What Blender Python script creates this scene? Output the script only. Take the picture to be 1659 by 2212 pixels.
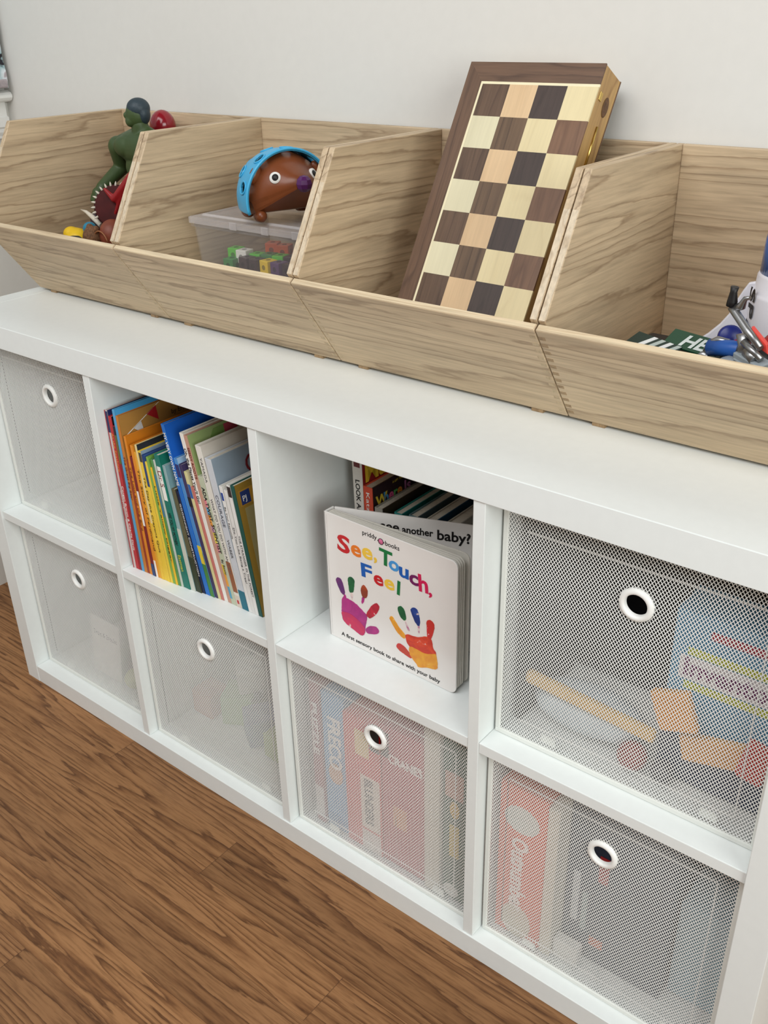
import bpy, bmesh, math, random
from mathutils import Vector, Matrix, noise

random.seed(7)
scene = bpy.context.scene
for o in list(bpy.data.objects): bpy.data.objects.remove(o)
COL = scene.collection

# ------------------------------------------------------------------ camera
cam_d = bpy.data.cameras.new('camera'); cam = bpy.data.objects.new('camera', cam_d); COL.objects.link(cam)
cam_d.sensor_fit = 'HORIZONTAL'; cam_d.sensor_width = 36.0; cam_d.lens = 2077.42 / 1659 * 36.0
cam_d.clip_start = 0.02
RX, RY, RZ = (0.78271, 0.62207, -0.02128), (0.27359, -0.37455, -0.88592), (-0.55907, 0.68760, -0.46335)
cx_, cz_ = Vector(RX).normalized(), -Vector(RZ).normalized()
cy_ = cz_.cross(cx_).normalized(); cx_ = cy_.cross(cz_).normalized()
mw = Matrix.Identity(4)
for r in range(3):
    mw[r][0] = cx_[r]; mw[r][1] = cy_[r]; mw[r][2] = cz_[r]
mw[0][3], mw[1][3], mw[2][3] = 1.5879, -0.7821, 1.1985
cam.matrix_world = mw
scene.camera = cam

# ------------------------------------------------------------------ light and exposure
world = bpy.data.worlds.new('world'); scene.world = world; world.use_nodes = True
bg = world.node_tree.nodes['Background']
bg.inputs[0].default_value = (1.0, 0.62, 0.50, 1); bg.inputs[1].default_value = 0.07

def area(name, loc, target, sx, sy, power, col):
    d = bpy.data.lights.new(name, 'AREA'); d.shape = 'RECTANGLE'; d.size = sx; d.size_y = sy
    d.energy = power; d.color = col
    o = bpy.data.objects.new(name, d); COL.objects.link(o); o.location = loc
    o.rotation_euler = (Vector(target) - Vector(loc)).to_track_quat('-Z', 'Y').to_euler()
    return o
area('window_daylight', (3.6, -1.2, 1.5), (0.9, 0.1, 0.6), 1.8, 1.6, 58, (0.95, 1.0, 0.98))
area('ceiling_daylight', (1.0, -1.5, 2.6), (0.9, 0.0, 0.7), 2.2, 1.4, 47, (0.97, 0.985, 1.0))
scene.view_settings.view_transform = 'Standard'
scene.view_settings.look = 'None'
scene.view_settings.exposure = 0.07
scene.view_settings.gamma = 1.0
scene.view_settings.use_curve_mapping = False

# ------------------------------------------------------------------ materials
def lin(c):
    return tuple(((x / 255) / 12.92 if x / 255 <= 0.04045 else ((x / 255 + 0.055) / 1.055) ** 2.4) for x in c) + (1.0,)
class NT:
    def __init__(s, name):
        s.m = bpy.data.materials.new(name); s.m.use_nodes = True; s.t = s.m.node_tree; s.n = s.t.nodes
        s.b = s.n['Principled BSDF']
    def add(s, typ, **kw):
        nd = s.n.new(typ)
        for k, v in kw.items():
            if k.startswith('i_'):
                key = k[2:]; key = int(key) if key.isdigit() else key
                s.put(v, nd.inputs[key])
            else: setattr(nd, k, v)
        return nd
    def put(s, v, sock):
        if hasattr(v, 'links') or isinstance(v, bpy.types.NodeSocket): s.t.links.new(v, sock)
        else: sock.default_value = v
    def math(s, op, a, b=0.0, c=None):
        nd = s.n.new('ShaderNodeMath'); nd.operation = op; s.put(a, nd.inputs[0]); s.put(b, nd.inputs[1])
        if c is not None: s.put(c, nd.inputs[2])
        return nd.outputs[0]
    def ramp(s, fac, stops):
        nd = s.n.new('ShaderNodeValToRGB'); s.put(fac, nd.inputs[0]); e = nd.color_ramp.elements
        while len(e) < len(stops): e.new(0.5)
        for el, (p, c) in zip(e, stops): el.position = p; el.color = c
        return nd.outputs[0]
    def mix(s, fac, a, b, mode='MIX'):
        nd = s.n.new('ShaderNodeMix'); nd.data_type = 'RGBA'; nd.blend_type = mode
        s.put(fac, nd.inputs[0]); s.put(a, nd.inputs[6]); s.put(b, nd.inputs[7])
        return nd.outputs[2]
MATS = {}
def plain(name, rgb, rough=0.5, var=0.05, scale=30, metal=0.0, coat=0.0, trans=0.0, ior=1.45, bump=0.0, sss=0.0):
    if name in MATS: return MATS[name]
    k = NT(name); base = lin(rgb)
    tc = k.add('ShaderNodeTexCoord')
    ns = k.add('ShaderNodeTexNoise', i_Scale=scale, i_Detail=3.0); k.t.links.new(tc.outputs['Object'], ns.inputs['Vector'])
    lo = tuple(max(0, x * (1 - var)) for x in base[:3]) + (1,); hi = tuple(min(1, x * (1 + var)) for x in base[:3]) + (1,)
    k.put(k.ramp(ns.outputs['Fac'], [(0.3, lo), (0.7, hi)]), k.b.inputs['Base Color'])
    k.b.inputs['Roughness'].default_value = rough; k.b.inputs['Metallic'].default_value = metal
    k.b.inputs['Coat Weight'].default_value = coat; k.b.inputs['Transmission Weight'].default_value = trans
    k.b.inputs['IOR'].default_value = ior
    if sss: k.b.inputs['Subsurface Weight'].default_value = sss; k.b.inputs['Subsurface Radius'].default_value = (.01, .01, .01)
    if bump:
        bm = k.add('ShaderNodeBump', i_Strength=bump, i_Distance=0.001); k.t.links.new(ns.outputs['Fac'], bm.inputs['Height'])
        k.t.links.new(bm.outputs[0], k.b.inputs['Normal'])
    MATS[name] = k.m; return k.m
def C(rgb, rough=0.45, **kw):
    return plain('paint_%d_%d_%d_%d' % (*rgb, int(rough * 100)), rgb, rough, **kw)

def wood(name, base, dark, axis='X', k_rings=9.0, stretch=(1.2, 9.0), contrast=0.7, rough=0.5, fine=0.25, rand=True, seed=0.0, tone=0.12, board=0.0):
    """flowing growth rings: contour lines of a noise field stretched along the grain"""
    k = NT(name); tc = k.add('ShaderNodeTexCoord')
    al, ac = stretch
    sc = {'X': (al, ac, ac), 'Y': (ac, al, ac), 'Z': (ac, ac, al)}[axis]
    mp = k.add('ShaderNodeMapping'); mp.inputs['Scale'].default_value = sc
    k.t.links.new(tc.outputs['Object'], mp.inputs['Vector'])
    oi = k.add('ShaderNodeObjectInfo')
    w = k.math('MULTIPLY_ADD', oi.outputs['Random'], 60.0 if rand else 0.0, seed)
    if board:      # glued-up boards: each strip has its own figure
        sz = k.add('ShaderNodeSeparateXYZ'); k.t.links.new(tc.outputs['Object'], sz.inputs[0])
        bi = k.math('FLOOR', k.math('MULTIPLY_ADD', sz.outputs[2], 1 / board, k.math('MULTIPLY', oi.outputs['Random'], 3.0)))
        w = k.math('MULTIPLY_ADD', bi, 5.3, w)
    n1 = k.add('ShaderNodeTexNoise', noise_dimensions='4D', i_Scale=1.0, i_Detail=2.2, i_Roughness=0.4)
    k.t.links.new(mp.outputs[0], n1.inputs['Vector']); k.put(w, n1.inputs['W'])
    mpf = k.add('ShaderNodeMapping'); mpf.inputs['Scale'].default_value = tuple(22.0 if a == axis else 150.0 for a in 'XYZ'); k.t.links.new(tc.outputs['Object'], mpf.inputs['Vector'])
    nf = k.add('ShaderNodeTexNoise', i_Scale=1.0, i_Detail=3.0); k.t.links.new(mpf.outputs[0], nf.inputs['Vector'])
    fr = k.math('FRACT', k.math('MULTIPLY', k.math('MULTIPLY_ADD', nf.outputs['Fac'], 0.03, n1.outputs['Fac']), k_rings))
    b_, d_ = lin(base), lin(dark)
    mid = tuple(b_[i] * (1 - .35 * contrast) + d_[i] * .35 * contrast for i in range(3)) + (1,)
    dk = tuple(b_[i] * (1 - contrast) + d_[i] * contrast for i in range(3)) + (1,)
    rings = k.ramp(fr, [(0.0, b_), (0.45, b_), (0.78, mid), (0.90, dk), (1.0, b_)])
    mp2 = k.add('ShaderNodeMapping'); mp2.inputs['Scale'].default_value = tuple(14.0 if a == axis else 300.0 for a in 'XYZ')
    k.t.links.new(tc.outputs['Object'], mp2.inputs['Vector'])
    n2 = k.add('ShaderNodeTexNoise', noise_dimensions='4D', i_Scale=1.0, i_Detail=4.0, i_Roughness=0.6); k.t.links.new(mp2.outputs[0], n2.inputs['Vector']); k.put(w, n2.inputs['W'])
    streak = k.ramp(n2.outputs['Fac'], [(0.3, (1 - fine, 1 - fine, 1 - fine, 1)), (0.6, (1, 1, 1, 1))])
    c1 = k.mix(1.0, rings, streak, 'MULTIPLY')
    mp3 = k.add('ShaderNodeMapping'); mp3.inputs['Scale'].default_value = tuple(2.0 if a == axis else 12.0 for a in 'XYZ')
    k.t.links.new(tc.outputs['Object'], mp3.inputs['Vector'])
    n3 = k.add('ShaderNodeTexNoise', noise_dimensions='4D', i_Scale=1.0, i_Detail=2.0); k.t.links.new(mp3.outputs[0], n3.inputs['Vector'])
    k.put(k.math('ADD', w, 7.0), n3.inputs['W'])
    c2 = k.mix(1.0, c1, k.ramp(n3.outputs['Fac'], [(0.3, (1 - tone, 1 - tone * 1.05, 1 - tone * 1.1, 1)), (0.7, (1, 1, 1, 1))]), 'MULTIPLY')
    k.put(c2, k.b.inputs['Base Color']); k.b.inputs['Roughness'].default_value = rough
    bm = k.add('ShaderNodeBump', i_Strength=0.15, i_Distance=0.0005); k.t.links.new(n2.outputs['Fac'], bm.inputs['Height'])
    k.t.links.new(bm.outputs[0], k.b.inputs['Normal'])
    return k.m

def floor_material():
    k = NT('oak_floor'); tc = k.add('ShaderNodeTexCoord'); sx = k.add('ShaderNodeSeparateXYZ')
    k.t.links.new(tc.outputs['Object'], sx.inputs[0]); X, Y = sx.outputs[0], sx.outputs[1]
    v = k.math('MULTIPLY', k.math('ADD', Y, 0.055 + 8.2), 1 / 0.082); row = k.math('FLOOR', v); fv = k.math('FRACT', v)
    wn = k.add('ShaderNodeTexWhiteNoise', noise_dimensions='1D'); k.put(row, wn.inputs['W'])
    u = k.math('ADD', k.math('MULTIPLY', X, 1 / 1.15), k.math('MULTIPLY', wn.outputs['Value'], 5.0)); col = k.math('FLOOR', u); fu = k.math('FRACT', u)
    wn2 = k.add('ShaderNodeTexWhiteNoise', noise_dimensions='1D'); k.put(k.math('MULTIPLY_ADD', row, 13.37, col), wn2.inputs['W'])
    w = k.math('MULTIPLY', wn2.outputs['Value'], 80.0)
    def nz(sx_, sy_, detail, off, rough=0.5):
        mp = k.add('ShaderNodeMapping'); mp.inputs['Scale'].default_value = (sx_, sy_, 1); k.t.links.new(tc.outputs['Object'], mp.inputs['Vector'])
        n = k.add('ShaderNodeTexNoise', noise_dimensions='4D', i_Scale=1.0, i_Detail=detail, i_Roughness=rough); k.t.links.new(mp.outputs[0], n.inputs['Vector'])
        k.put(k.math('ADD', w, off), n.inputs['W']); return n.outputs['Fac']
    n1 = nz(0.9, 17.0, 2.5, 0.0, 0.45)
    n1 = k.math('MULTIPLY_ADD', nz(26.0, 190.0, 3.0, 17.0, 0.6), 0.035, n1)
    fr = k.math('FRACT', k.math('MULTIPLY', n1, 15.0))
    A, B, D = lin((156, 114, 76)), lin((134, 94, 60)), lin((100, 66, 40))
    rings = k.ramp(fr, [(0.0, A), (0.45, A), (0.75, B), (0.92, D), (1.0, A)])
    pores = k.ramp(nz(20.0, 300.0, 3.0, 3.0, 0.6), [(0.36, (0.58, 0.54, 0.50, 1)), (0.54, (1, 1, 1, 1))])
    c1 = k.mix(0.75, rings, pores, 'MULTIPLY')
    tone = k.ramp(wn2.outputs['Value'], [(0.0, (0.80, 0.78, 0.76, 1)), (0.5, (0.95, 0.93, 0.91, 1)), (1.0, (1.12, 1.1, 1.06, 1))])
    c2 = k.mix(1.0, c1, tone, 'MULTIPLY')
    big = k.ramp(nz(3.0, 9.0, 2.0, 9.0), [(0.3, (0.86, 0.85, 0.83, 1)), (0.7, (1.05, 1.05, 1.05, 1))])
    c3 = k.mix(1.0, c2, big, 'MULTIPLY')
    e1 = k.math('LESS_THAN', fv, 0.006); e2 = k.math('LESS_THAN', fu, 0.0009)
    seam = k.math('MAXIMUM', e1, e2)
    c4 = k.mix(k.math('MULTIPLY', seam, 0.65), c3, lin((70, 42, 26)))
    k.put(c4, k.b.inputs['Base Color']); k.b.inputs['Roughness'].default_value = 0.42
    k.b.inputs['Specular IOR Level'].default_value = 0.3
    return k.m

M_WALL = plain('wall_paint', (220, 218, 212), 0.7, 0.01, 60, bump=0.05)
M_TRIM = plain('trim_paint', (232, 232, 228), 0.4, 0.01)
M_SHELF = plain('white_foil', (231, 235, 233), 0.38, 0.01, 80)
M_FLOOR = floor_material()
TB, TD = (214, 190, 156), (128, 98, 68)
M_WX = wood('paulownia_x', TB, TD, 'X', 17, (0.5, 14.0), 0.56, fine=0.26, board=0.15, tone=0.20)
M_WY = wood('paulownia_y', TB, TD, 'Y', 16, (0.8, 13.0), 0.56, fine=0.26, board=0.15, tone=0.20)
M_WINLAY = wood('paulownia_endgrain', (164, 136, 100), (122, 94, 64), 'Z', 9, (6, 30), 0.5)
M_WEND = wood('paulownia_pale', (222, 204, 176), (176, 148, 112), 'Z', 7, (3, 26), 0.5)
M_RIM = wood('paulownia_rim', (224, 204, 170), (180, 150, 114), 'X', 9, (1.5, 60), 0.5)
M_WALNUT = wood('walnut_veneer', (112, 84, 64), (70, 48, 36), 'Z', 14, (1.5, 14.0), 0.6, rand=True, fine=0.3)
M_WALX = wood('walnut_veneer_cross', (112, 84, 64), (70, 48, 36), 'X', 14, (1.5, 14.0), 0.6, rand=True, fine=0.3)
M_BEECH = wood('beech_side', (190, 152, 96), (128, 88, 50), 'Z', 8, (3.0, 16.0), 0.6)
M_PLASTIC = plain('white_plastic', (226, 228, 222), 0.4, 0.01)
M_MESH = plain('white_mesh_cord', (242, 243, 240), 0.6, 0.01)
M_BLACK = plain('black_print', (24, 22, 22), 0.5, 0.0)
M_PAGES = plain('page_block', (205, 198, 184), 0.8, 0.08, 200)
def clear(name, rgb, amount, rough=0.2):
    k = NT(name); k.b.inputs['Base Color'].default_value = lin(rgb); k.b.inputs['Roughness'].default_value = rough
    k.b.inputs['Alpha'].default_value = amount; return k.m
M_CLEAR = clear('clear_polypropylene', (214, 210, 208), 0.09)
M_LID = clear('clear_lid_plastic', (228, 222, 220), 0.27)
M_CHROME = plain('brushed_metal', (150, 150, 150), 0.32, 0.03, metal=0.9)
M_BRASS = plain('brass', (214, 182, 104), 0.25, 0.03, metal=1.0)

# ------------------------------------------------------------------ mesh helpers
class MB:
    def __init__(s): s.v = []; s.f = []; s.mi = []; s.sm = []
    def face(s, idx, m=0, smooth=False): s.f.append(tuple(idx)); s.mi.append(m); s.sm.append(smooth)
    def hexa(s, p, m=0):
        """p: 4 bottom corners counter-clockwise then 4 top corners"""
        b = len(s.v); s.v += [tuple(q) for q in p]
        for f in ((3, 2, 1, 0), (4, 5, 6, 7), (0, 1, 5, 4), (1, 2, 6, 5), (2, 3, 7, 6), (3, 0, 4, 7)): s.face([b + i for i in f], m)
        return s
    def box(s, x0, x1, y0, y1, z0, z1, m=0):
        return s.hexa([(x0, y0, z0), (x1, y0, z0), (x1, y1, z0), (x0, y1, z0), (x0, y0, z1), (x1, y0, z1), (x1, y1, z1), (x0, y1, z1)], m)
    def prism(s, poly, vec, m=0):
        """planar polygon (3D points) swept by vec"""
        b = len(s.v); n = len(poly); vec = Vector(vec)
        s.v += [tuple(p) for p in poly] + [tuple(Vector(p) + vec) for p in poly]
        s.face([b + i for i in range(n)][::-1], m); s.face([b + n + i for i in range(n)], m)
        for i in range(n): s.face([b + i, b + (i + 1) % n, b + n + (i + 1) % n, b + n + i], m)
        return s
    def flat(s, poly, m=0):
        b = len(s.v); s.v += [tuple(p) for p in poly]; s.face(range(b, b + len(poly)), m); return s
    def tube(s, pts, rad, n=12, m=0, caps=True, closed=False):
        pts = [Vector(p) for p in pts]; rad = rad if isinstance(rad, (list, tuple)) else [rad] * len(pts)
        b = len(s.v); N = len(pts); up = None
        for i, p in enumerate(pts):
            if closed: t = (pts[(i + 1) % N] - pts[i - 1]).normalized()
            else: t = (pts[min(i + 1, N - 1)] - pts[max(i - 1, 0)]).normalized()
            if up is None: up = t.orthogonal().normalized()
            else: up = (up - t * up.dot(t)).normalized()
            sd = t.cross(up)
            for k in range(n):
                a = 2 * math.pi * k / n; s.v.append(tuple(p + (up * math.cos(a) + sd * math.sin(a)) * rad[i]))
        for i in range(N if closed else N - 1):
            j = (i + 1) % N
            for k in range(n): s.face([b + i * n + k, b + i * n + (k + 1) % n, b + j * n + (k + 1) % n, b + j * n + k], m, True)
        if caps and not closed:
            s.face([b + k for k in range(n)][::-1], m); s.face([b + (N - 1) * n + k for k in range(n)], m)
        return s
    def lathe(s, prof, origin=(0, 0, 0), axis=(0, 0, 1), n=32, m=0, smooth=True):
        ax = Vector(axis).normalized(); u = ax.orthogonal().normalized(); w = ax.cross(u); o = Vector(origin); b = len(s.v); N = len(prof)
        for r, h in prof:
            for k in range(n):
                a = 2 * math.pi * k / n; s.v.append(tuple(o + ax * h + (u * math.cos(a) + w * math.sin(a)) * r))
        for i in range(N - 1):
            for k in range(n): s.face([b + i * n + k, b + i * n + (k + 1) % n, b + (i + 1) * n + (k + 1) % n, b + (i + 1) * n + k], m, smooth)
        if prof[0][0] > 1e-6 and prof[0] != prof[-1]: s.face([b + k for k in range(n)][::-1], m)
        if prof[-1][0] > 1e-6 and prof[0] != prof[-1]: s.face([b + (N - 1) * n + k for k in range(n)], m)
        return s
    def ell(s, c, r, rot=None, nu=20, nv=12, m=0):
        c = Vector(c); r = r if isinstance(r, (tuple, list)) else (r, r, r); b = len(s.v); R_ = rot or Matrix.Identity(3)
        for i in range(nv + 1):
            th = math.pi * i / nv
            for k in range(nu):
                a = 2 * math.pi * k / nu
                s.v.append(tuple(c + R_ @ Vector((r[0] * math.sin(th) * math.cos(a), r[1] * math.sin(th) * math.sin(a), r[2] * math.cos(th)))))
        for i in range(nv):
            for k in range(nu): s.face([b + i * nu + k, b + (i + 1) * nu + k, b + (i + 1) * nu + (k + 1) % nu, b + i * nu + (k + 1) % nu], m, True)
        return s
    def cap(s, p0, p1, r0, r1, n=16):
        """tapered capsule"""
        p0, p1 = Vector(p0), Vector(p1); s.tube([p0, p1], [r0, r1], n); s.ell(p0, r0, None, n, 10); s.ell(p1, r1, None, n, 10); return s
    def obj(s, name, mats, parent=None, bevel=0, remesh=0, sub=0, seg=2, weld=False):
        me = bpy.data.meshes.new(name); me.from_pydata(s.v, [], s.f)
        if not isinstance(mats, (list, tuple)): mats = [mats]
        for m in mats: me.materials.append(m)
        for p, mi, sm in zip(me.polygons, s.mi, s.sm): p.material_index = mi; p.use_smooth = sm
        if weld:
            bm = bmesh.new(); bm.from_mesh(me); bmesh.ops.remove_doubles(bm, verts=bm.verts, dist=1e-6); bm.to_mesh(me); bm.free()
        o = bpy.data.objects.new(name, me); COL.objects.link(o)
        if parent is not None: o.parent = parent
        if bevel:
            md = o.modifiers.new('bevel', 'BEVEL'); md.width = bevel; md.segments = seg; md.limit_method = 'ANGLE'; md.angle_limit = math.radians(40)
        if remesh:
            md = o.modifiers.new('remesh', 'REMESH'); md.mode = 'VOXEL'; md.voxel_size = remesh; md.use_smooth_shade = True
            md = o.modifiers.new('smooth', 'SMOOTH'); md.factor = 0.6; md.iterations = 5
        if sub:
            md = o.modifiers.new('sub', 'SUBSURF'); md.levels = sub; md.render_levels = sub
        return o

def thing(name, label, cat, loc=(0, 0, 0), rot=(0, 0, 0), group=None):
    o = bpy.data.objects.new(name, None); COL.objects.link(o); o.location = loc; o.rotation_euler = rot; o.empty_display_size = 0.02
    o['label'] = label; o['category'] = cat
    if group: o['group'] = group
    return o
def tag(o, label, cat, group=None, kind=None):
    o['label'] = label; o['category'] = cat
    if group: o['group'] = group
    if kind: o['kind'] = kind
    return o
def struct(o, label, cat='wall'):
    o['kind'] = 'structure'; o['label'] = label; o['category'] = cat; return o

def text(name, body, mat, parent, origin, xdir, ydir, size, width=None, bold=0.0, lift=0.0003, align='LEFT', shear=0.0, spacing=1.0):
    """flat lettering turned into a mesh lying on the surface it is printed on"""
    cu = bpy.data.curves.new(name, 'FONT'); cu.body = body; cu.size = size; cu.offset = bold * size; cu.shear = shear
    cu.align_x = align; cu.space_character = spacing; cu.resolution_u = 3; cu.fill_mode = 'BOTH'; cu.extrude = 0.0001
    t = bpy.data.objects.new(name + '_tmp', cu); COL.objects.link(t)
    bpy.context.view_layer.update()
    me = bpy.data.meshes.new_from_object(t.evaluated_get(bpy.context.evaluated_depsgraph_get()))
    bpy.data.objects.remove(t)
    x = Vector(xdir).normalized(); y = Vector(ydir).normalized(); z = x.cross(y); y = z.cross(x)
    xs = [v.co.x for v in me.vertices] or [0, 1]; w = max(xs) - min(xs)
    kx = (width / w) if width and w > 0 else 1.0
    x0 = min(xs) if align == 'LEFT' else 0
    for v in me.vertices: v.co = Vector(origin) + x * ((v.co.x - x0) * kx) + y * v.co.y + z * (v.co.z + lift)
    me.name = name; me.materials.clear(); me.materials.append(mat)
    o = bpy.data.objects.new(name, me); COL.objects.link(o)
    if parent is not None: o.parent = parent
    return o

def dup(root, loc=None, rot=None, label=None, group=None):
    r = root.copy(); COL.objects.link(r)
    if loc is not None: r.location = loc
    if rot is not None: r.rotation_euler = rot
    if label: r['label'] = label
    if group: r['group'] = group
    for ch in list(root.children):
        c = ch.copy(); COL.objects.link(c); c.parent = r
        for g in list(ch.children):
            d = g.copy(); COL.objects.link(d); d.parent = c
    return r

# ------------------------------------------------------------------ dimensions
T, D, CELL, REC = 0.03826, 0.016, 0.335, 0.0039
CX = [T + i * (CELL + D) for i in range(4)]            # left inner side of each column
W = CX[3] + CELL + T
ZB, ZM0 = T, T + CELL; ZM1 = ZM0 + D; ZT = ZM1 + CELL; H = ZT + T
DEP = 0.39
WALLY, WALLX = 0.415, -0.363

# ------------------------------------------------------------------ room
struct(MB().box(WALLX - 0.1, 3.4, -3.2, WALLY + 0.1, -0.05, 0.0).obj('floor', M_FLOOR), 'brown oak strip floor in front of the white shelf', 'floor')
struct(MB().box(WALLX - 0.1, 3.4, WALLY, WALLY + 0.1, 0, 2.5).obj('wall_back', M_WALL), 'plain off-white wall behind the wooden bins', 'wall')
struct(MB().box(WALLX - 0.1, WALLX, -3.2, WALLY, 0, 2.5).obj('wall_left', M_WALL), 'off-white side wall at the far left with the window', 'wall')
struct(MB().box(0.5, 3.4, WALLY - 0.0015, WALLY, 0, 0.0001).obj('baseboard_back', M_TRIM), 'white foot strip of the back wall behind the shelf', 'baseboard')
bpy.data.objects.remove(bpy.data.objects['baseboard_back'])

# window trim on the left wall, close to the corner
sill = MB(); yv = 0.4135; y0v = -1.2
prof = [(WALLX, 1.047), (-0.345, 1.047), (-0.338, 1.050), (-0.334, 1.055), (-0.334, 1.060), (-0.338, 1.065), (-0.346, 1.068), (WALLX, 1.068)]
sill.prism([(x, y0v, z) for x, z in prof], (0, yv - y0v, 0))
struct(sill.obj('trim_1', M_TRIM, bevel=0.001), 'white rounded window stool at the far left above the bins', 'window sill')
ap = MB(); y1a = 0.404
prof = [(WALLX, 0.978), (-0.354, 0.978), (-0.3535, 0.983), (-0.350, 0.990), (-0.350, 0.997), (-0.347, 1.000), (-0.347, 1.018), (-0.352, 1.020), (-0.352, 1.047), (WALLX, 1.047)]
ap.prism([(x, y0v + 0.03, z) for x, z in prof], (0, y1a - y0v - 0.03, 0))
struct(ap.obj('trim_2', M_TRIM), 'white moulded apron under the window stool at far left', 'window trim')
wn = MB().box(WALLX, -0.352, y0v + 0.02, 0.38, 1.068, 2.1)
struct(wn.obj('window_1', M_TRIM), 'white window frame behind the patterned shade', 'window')

def shade_material():
    k = NT('printed_shade'); tc = k.add('ShaderNodeTexCoord')
    n = k.add('ShaderNodeTexNoise', i_Scale=26.0, i_Detail=2.0, i_Distortion=1.2); k.t.links.new(tc.outputs['Object'], n.inputs['Vector'])
    c = k.ramp(n.outputs['Fac'], [(0.36, lin((36, 34, 40))), (0.41, lin((150, 176, 180))), (0.52, lin((196, 208, 212))), (0.62, lin((214, 220, 224))), (0.70, lin((170, 160, 164)))])
    k.put(c, k.b.inputs['Base Color']); k.b.inputs['Roughness'].default_value = 0.85; return k.m
sh = thing('window_shade', 'patterned pale blue and black roman shade hanging at the top left corner', 'window shade', (WALLX, 0, 1.074))
b = MB(); nz_ = 34
xs_ = lambda t: 0.030 + 0.005 * math.sin(t * 9.0) + (0.006 if t < 0.05 else 0)
pts_f = [(xs_(i / nz_ * 0.9), i / nz_ * 0.9) for i in range(nz_ + 1)]
base = len(b.v)
b.prism([(x, -1.15, z) for x, z in pts_f] + [(x - 0.007, -1.15, z) for x, z in pts_f[::-1]], (0, 1.15 + 0.404, 0))
b.obj('fabric', shade_material(), sh)
MB().box(0.006, 0.041, -1.15, 0.402, 0.0, 0.016).obj('hem_bar', C((158, 148, 150), 0.8, var=0.3, scale=60), sh, bevel=0.003)

# ------------------------------------------------------------------ white cube shelf
shelf = thing('cube_shelf', 'large white eight-cube shelf unit standing on the oak floor', 'shelf unit', (0, 0, 0))
bv = dict(bevel=0.0009, seg=2)
MB().box(0, T - 0.0002, 0, DEP, 0, H).obj('side_panel', M_SHELF, shelf, **bv)
MB().box(W - T + 0.0002, W, 0, DEP, 0, H).obj('side_panel', M_SHELF, shelf, **bv)
MB().box(T, W - T, 0.0006, DEP, ZT, H).obj('top_panel', M_SHELF, shelf, **bv)
MB().box(T, W - T, 0.0006, DEP, 0, ZB).obj('bottom_panel', M_SHELF, shelf, **bv)
for i in range(3):
    x = CX[i] + CELL
    MB().box(x, x + D, REC - 0.001, DEP - 0.004, ZB, ZT).obj('divider', M_SHELF, shelf, **bv)
for i in range(4):
    MB().box(CX[i] + 0.0002, CX[i] + CELL - 0.0002, REC, DEP - 0.004, ZM0, ZM1).obj('shelf_board', M_SHELF, shelf, **bv)

# ------------------------------------------------------------------ mesh storage boxes
def strands(wd, ht, px, pz, wire, dep, place, holes=()):
    """two crossing families of cords filling a wd x ht panel; place maps (u, v, d) to a point"""
    b = MB(); slope = pz / px; seg = 4 * px
    for fam in (1, -1):
        n0 = -int(ht / pz) - 2; n1 = int(wd / px) + 2
        if fam < 0: n0, n1 = -2, int(wd / px + ht / pz) + 2
        nx, ny = -fam * slope, 1.0; L = math.hypot(nx, ny); nx /= L; ny /= L
        for i in range(n0, n1):
            c = i * px
            # line: v = fam * slope * (u - c)
            if fam > 0: ua, ub = max(0, c), min(wd, c + ht / slope)
            else: ua, ub = max(0, c - ht / slope), min(wd, c)
            if ub - ua < px * 0.4: continue
            near = any(abs(hv - fam * slope * (hu - c)) < hr * 3 for hu, hv, hr in holes)
            k = max(1, int((ub - ua) / (px if near else seg))); st = (ub - ua) / k
            for j in range(k):
                u0, u1 = ua + j * st, ua + (j + 1) * st
                v0, v1 = fam * slope * (u0 - c), fam * slope * (u1 - c)
                um, vm = (u0 + u1) / 2, (v0 + v1) / 2
                if any((um - hu) ** 2 + (vm - hv) ** 2 < hr * hr for hu, hv, hr in holes): continue
                h = wire / 2; d0, d1 = (0, dep) if fam > 0 else (dep * 0.5, dep * 1.5)
                q = [(u0 + nx * h, v0 + ny * h), (u0 - nx * h, v0 - ny * h), (u1 - nx * h, v1 - ny * h), (u1 + nx * h, v1 + ny * h)]
                b.hexa([place(a, c_, d1) for a, c_ in q] + [place(a, c_, d0) for a, c_ in q])
    return b
BW, BH, BD = 0.329, 0.322, 0.33
PX, PZ, WIRE = 0.0041, 0.0060, 0.00080
RC = (BW / 2, 0.2505)        # grommet centre
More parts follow.
